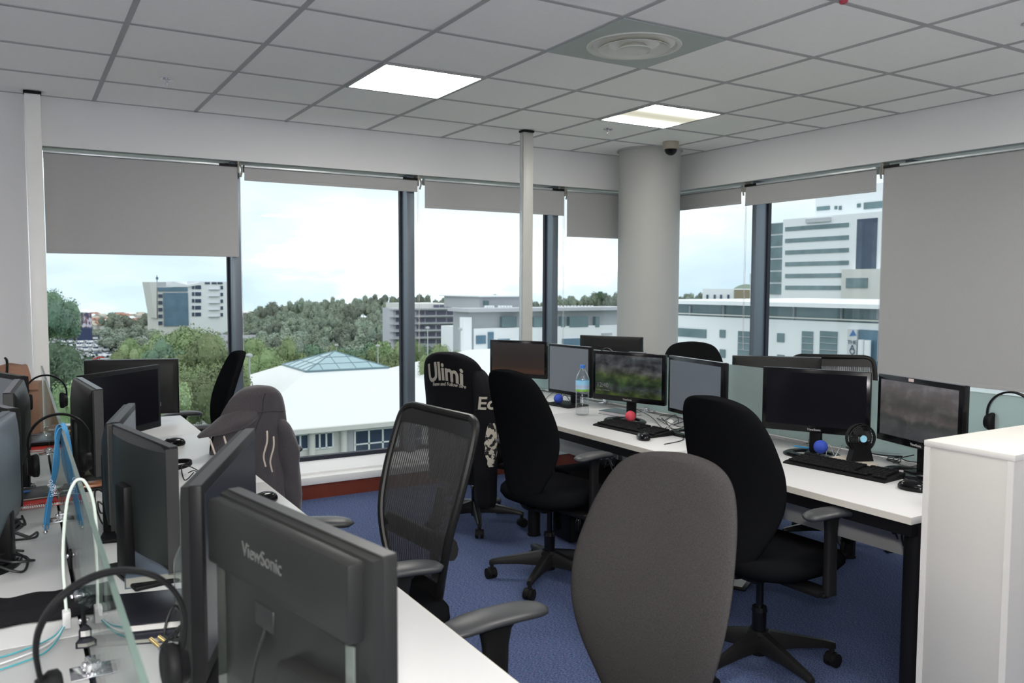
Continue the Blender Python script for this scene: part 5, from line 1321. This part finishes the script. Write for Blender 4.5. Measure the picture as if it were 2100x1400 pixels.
# far town houses
def house(px, py, d, col, i):
    p = at_d(px, py, d); w_ = rr.uniform(8, 13)*d/1100; h = rr.uniform(5, 8); t = None
    g = G().box(-w_/2, w_/2, -6, 6, -h-4, 0); 
    t = thing('town_house', 'small house among the trees on the far horizon, left window', 'house', p, rr.uniform(0, 1), 'far town houses')
    obj('walls', g, OUT['white2'], t); obj('roof', G().prism([(-w_/2-.5, -6.5, 0), (-w_/2-.5, 6.5, 0), (-w_/2-.5, 0, 3)], (w_+1, 0, 0)), OUT[col], t)
for r in range(6):
    for i in range(9):
        if rr.random() < .3: continue
        house(100+24*i+rr.uniform(-4, 4)+(12 if r % 2 else 0), 643+r*4.6+rr.uniform(-1, 1), 1500-r*170, rr.choice(('rust', 'white', 'rust', 'cream')), i)
for i in range(2): house(503+i*14, 641, 1400, 'white', i)

# ---------------------------------------------------------------- trees
def leaf_mat(name, a, b_, c_):
    m = bpy.data.materials.new(name); m.use_nodes = True; nt = m.node_tree; b = nt.nodes['Principled BSDF']; b.inputs['Roughness'].default_value = .7; b.inputs['Specular IOR Level'].default_value = .2
    g_ = N(nt, 'NewGeometry'); oi = N(nt, 'ObjectInfo'); tc = N(nt, 'TexCoord'); n = N(nt, 'TexNoise', Scale=.55, Detail=3.0); nt.links.new(tc.outputs['Object'], n.inputs['Vector'])
    r = ramp(nt, [(.3, a), (.5, b_), (.68, c_)]); nt.links.new(n.outputs['Fac'], r.inputs['Fac'])
    hs = N(nt, 'HueSaturation'); mr = N(nt, 'MapRange'); mr.inputs['To Min'].default_value = .7; mr.inputs['To Max'].default_value = 1.35; nt.links.new(oi.outputs['Random'], mr.inputs['Value']); nt.links.new(mr.outputs[0], hs.inputs['Value'])
    m2 = N(nt, 'MapRange'); m2.inputs['To Min'].default_value = .48; m2.inputs['To Max'].default_value = .52; nt.links.new(oi.outputs['Random'], m2.inputs['Value']); nt.links.new(m2.outputs[0], hs.inputs['Hue'])
    nt.links.new(r.outputs['Color'], hs.inputs['Color']); nt.links.new(hs.outputs[0], b.inputs['Base Color'])
    return m
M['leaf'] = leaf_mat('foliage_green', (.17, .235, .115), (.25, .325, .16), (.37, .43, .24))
M['leaf_hazed'] = leaf_mat('foliage_hazed', (.21, .26, .22), (.275, .325, .25), (.36, .40, .29))  # distance haze is put into these paler, greyer greens
M['leaf_dark'] = leaf_mat('foliage_dark', (.10, .165, .125), (.15, .235, .15), (.24, .33, .19))
M['bark'] = mat('bark', (.10, .085, .065), .9)
def crown_mesh(seed, nb, nq, q, name):
    r = random.Random(seed); me = bpy.data.meshes.new(name); vs = []; fs = []
    blobs = []
    for i in range(nb):
        a = r.uniform(0, 2*PI); rad = r.uniform(.0, .78)**.7; z = .35+.5*(1-rad)*r.uniform(.4, 1)+r.uniform(-.22, .15)
        blobs.append((V((rad*math.cos(a), rad*math.sin(a), z)), r.uniform(.20, .36)))
    for i in range(nq):
        c, R = blobs[i % nb]; d = V((r.gauss(0, 1), r.gauss(0, 1), r.gauss(0, 1)+.35)).normalized()
        p = c+d*R*r.uniform(.78, 1.08)
        n = (d+V((r.gauss(0, .5), r.gauss(0, .5), r.gauss(0, .5)+.4))).normalized(); u = n.orthogonal().normalized(); w_ = n.cross(u); an = r.uniform(0, PI); u, w_ = u*math.cos(an)+w_*math.sin(an), w_*math.cos(an)-u*math.sin(an)
        s = q*r.uniform(.6, 1.3); k = len(vs); vs += [p+u*s, p+w_*s*.6, p-u*s, p-w_*s*.6]; fs.append((k, k+1, k+2, k+3))
    for c, R in blobs:     # inner mass
        k = len(vs); st = 6
        for a in range(st):
            for b_ in range(st):
                th, ph = PI*(a+.5)/st, 2*PI*b_/st; vs.append(c+V((math.sin(th)*math.cos(ph), math.sin(th)*math.sin(ph), math.cos(th)))*R*.82)
        for a in range(st-1):
            for b_ in range(st): fs.append((k+a*st+b_, k+a*st+(b_+1) % st, k+(a+1)*st+(b_+1) % st, k+(a+1)*st+b_))
    me.from_pydata([tuple(v) for v in vs], [], fs); me.update(); return me
CR = [crown_mesh(s, 26, 9000, .030, 'foliage') for s in (1, 2, 3)]; CF = [crown_mesh(s, 16, 2600, .055, 'foliage') for s in (4, 5, 6)]
TR = G().tube([(0, 0, 0), (.01, 0, .3), (-.01, .01, .6)], [.035, .028, .012], 8).tube([(0, 0, .3), (.15, .05, .55)], [.018, .008], 6).tube([(0, 0, .33), (-.14, .08, .58)], [.018, .008], 6).mesh('trunk')
for m_ in CR+CF: m_.materials.append(M['leaf'])
TR.materials.append(M['bark'])
rt_ = random.Random(11)
def tree(px, pt, d, wpx, label, leaf='leaf', grp=None, far=False, squash=None, zb=None):
    top = at_d(px, pt, d); g0 = gz(d) if zb is None else zb; R = wpx/2/FPX*d; H = top.z-g0
    t = thing('tree', label, 'tree', (top.x, top.y, g0), rt_.uniform(0, 6), grp)
    zs = min(H/1.0, R*1.5); 
    me = (CF if far else CR)[rt_.randrange(3)]
    o = bpy.data.objects.new('foliage', me); C.objects.link(o); o.parent = t; o.location = (0, 0, H-zs*1.08); o.scale = (R, R, zs)
    o.material_slots[0].link = 'OBJECT'; o.material_slots[0].material = M[leaf]
    o2 = bpy.data.objects.new('trunk', TR); C.objects.link(o2); o2.parent = t; o2.scale = (R*.9, R*.9, H*1.0 if H*.6 < H-zs*.4 else H)
    return t
# forest on the slope
def prof(px):
    pts = [(490, 640), (520, 634), (560, 624), (620, 613), (700, 609), (770, 606), (830, 600), (870, 607), (900, 611), (960, 612), (1010, 606), (1060, 610), (1130, 612), (1180, 603), (1240, 601), (1290, 604), (1340, 606), (1400, 605), (1440, 606)]
    for (a, b), (c_, d) in zip(pts, pts[1:]):
        if a <= px <= c_: return b+(d-b)*(px-a)/(c_-a)
    return pts[-1][1]
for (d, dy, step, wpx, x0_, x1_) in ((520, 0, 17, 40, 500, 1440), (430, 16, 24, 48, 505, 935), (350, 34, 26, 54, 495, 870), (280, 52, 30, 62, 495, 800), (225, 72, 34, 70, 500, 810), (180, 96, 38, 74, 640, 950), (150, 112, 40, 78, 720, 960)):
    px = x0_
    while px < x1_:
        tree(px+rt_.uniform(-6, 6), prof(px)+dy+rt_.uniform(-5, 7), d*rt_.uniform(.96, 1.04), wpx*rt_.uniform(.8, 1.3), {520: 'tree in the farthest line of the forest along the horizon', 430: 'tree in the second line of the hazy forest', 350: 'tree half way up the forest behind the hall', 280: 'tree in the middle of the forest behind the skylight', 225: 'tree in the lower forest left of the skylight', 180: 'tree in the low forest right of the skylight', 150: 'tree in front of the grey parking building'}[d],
             'leaf_hazed' if d > 200 else ('leaf_dark' if rt_.random() < .5 else 'leaf'), 'forest line %d m away' % d, far=True); px += step
tree(1233, 597, 500, 26, 'dark pointed conifer standing above the far tree line', 'leaf_dark', far=True)
# left window trees
for i, (px, pt, d, w_, lab, lf) in enumerate((
    (98, 596, 70, 120, 'big dark tree at the left edge of the leftmost window', 'leaf_dark'), (112, 700, 52, 190, 'dense green tree below the big dark one, leftmost window', 'leaf_dark'),
    (205, 742, 50, 160, 'green tree behind the far monitor of the left bench', 'leaf'), (300, 752, 52, 150, 'bright tree low behind the far monitor, leftmost window', 'leaf'),
    (270, 693, 120, 62, 'small round tree right of the billboard', 'leaf'), (385, 655, 150, 150, 'broad flat tree in front of the white tower', 'leaf'),
    (330, 700, 95, 90, 'dark tree left of the broad flat tree', 'leaf_dark'), (425, 690, 80, 170, 'spreading light green tree beside the first mullion', 'leaf'),
    (355, 728, 64, 130, 'leafy tree low in the leftmost window above the monitors', 'leaf'), (452, 740, 58, 150, 'light green tree against the first window mullion', 'leaf'),
    (240, 725, 90, 90, 'small yellowish tree by the parked cars', 'leaf'), (522, 694, 105, 100, 'yellow-green tree just right of the first mullion', 'leaf'),
    (590, 700, 105, 110, 'yellow-green tree left of the skylight', 'leaf'), (548, 722, 95, 110, 'low yellow-green tree touching the white roof edge', 'leaf'),
    (630, 722, 130, 70, 'tree peeking over the white roof by the skylight', 'leaf_dark'), (840, 690, 130, 60, 'bushy tree beside the second mullion', 'leaf'), (905, 708, 105, 90, 'green bush tree behind the jacket shoulders', 'leaf'),
    (230, 640, 600, 46, 'far tree right of the billboard, on the horizon', 'leaf_hazed'), (262, 648, 480, 60, 'mid-distance tree left of the white tower', 'leaf_hazed'), (292, 640, 520, 40, 'second mid-distance tree left of the white tower', 'leaf_hazed'), (215, 668, 330, 80, 'broad low tree behind the billboard', 'leaf_hazed'), (285, 666, 320, 80, 'broad low tree below the white tower', 'leaf_hazed'),
    (132, 668, 330, 60, 'low tree left of the billboard', 'leaf_hazed'), (245, 681, 270, 90, 'dark hedge-like tree behind the parked cars', 'leaf_hazed'), (160, 655, 420, 60, 'hazy tree behind the billboard', 'leaf_hazed'),
    (1415, 603, 420, 46, 'pale green tree right of the column', 'leaf_hazed'))):
    tree(px, pt, d, w_, lab, lf, far=d > 250)
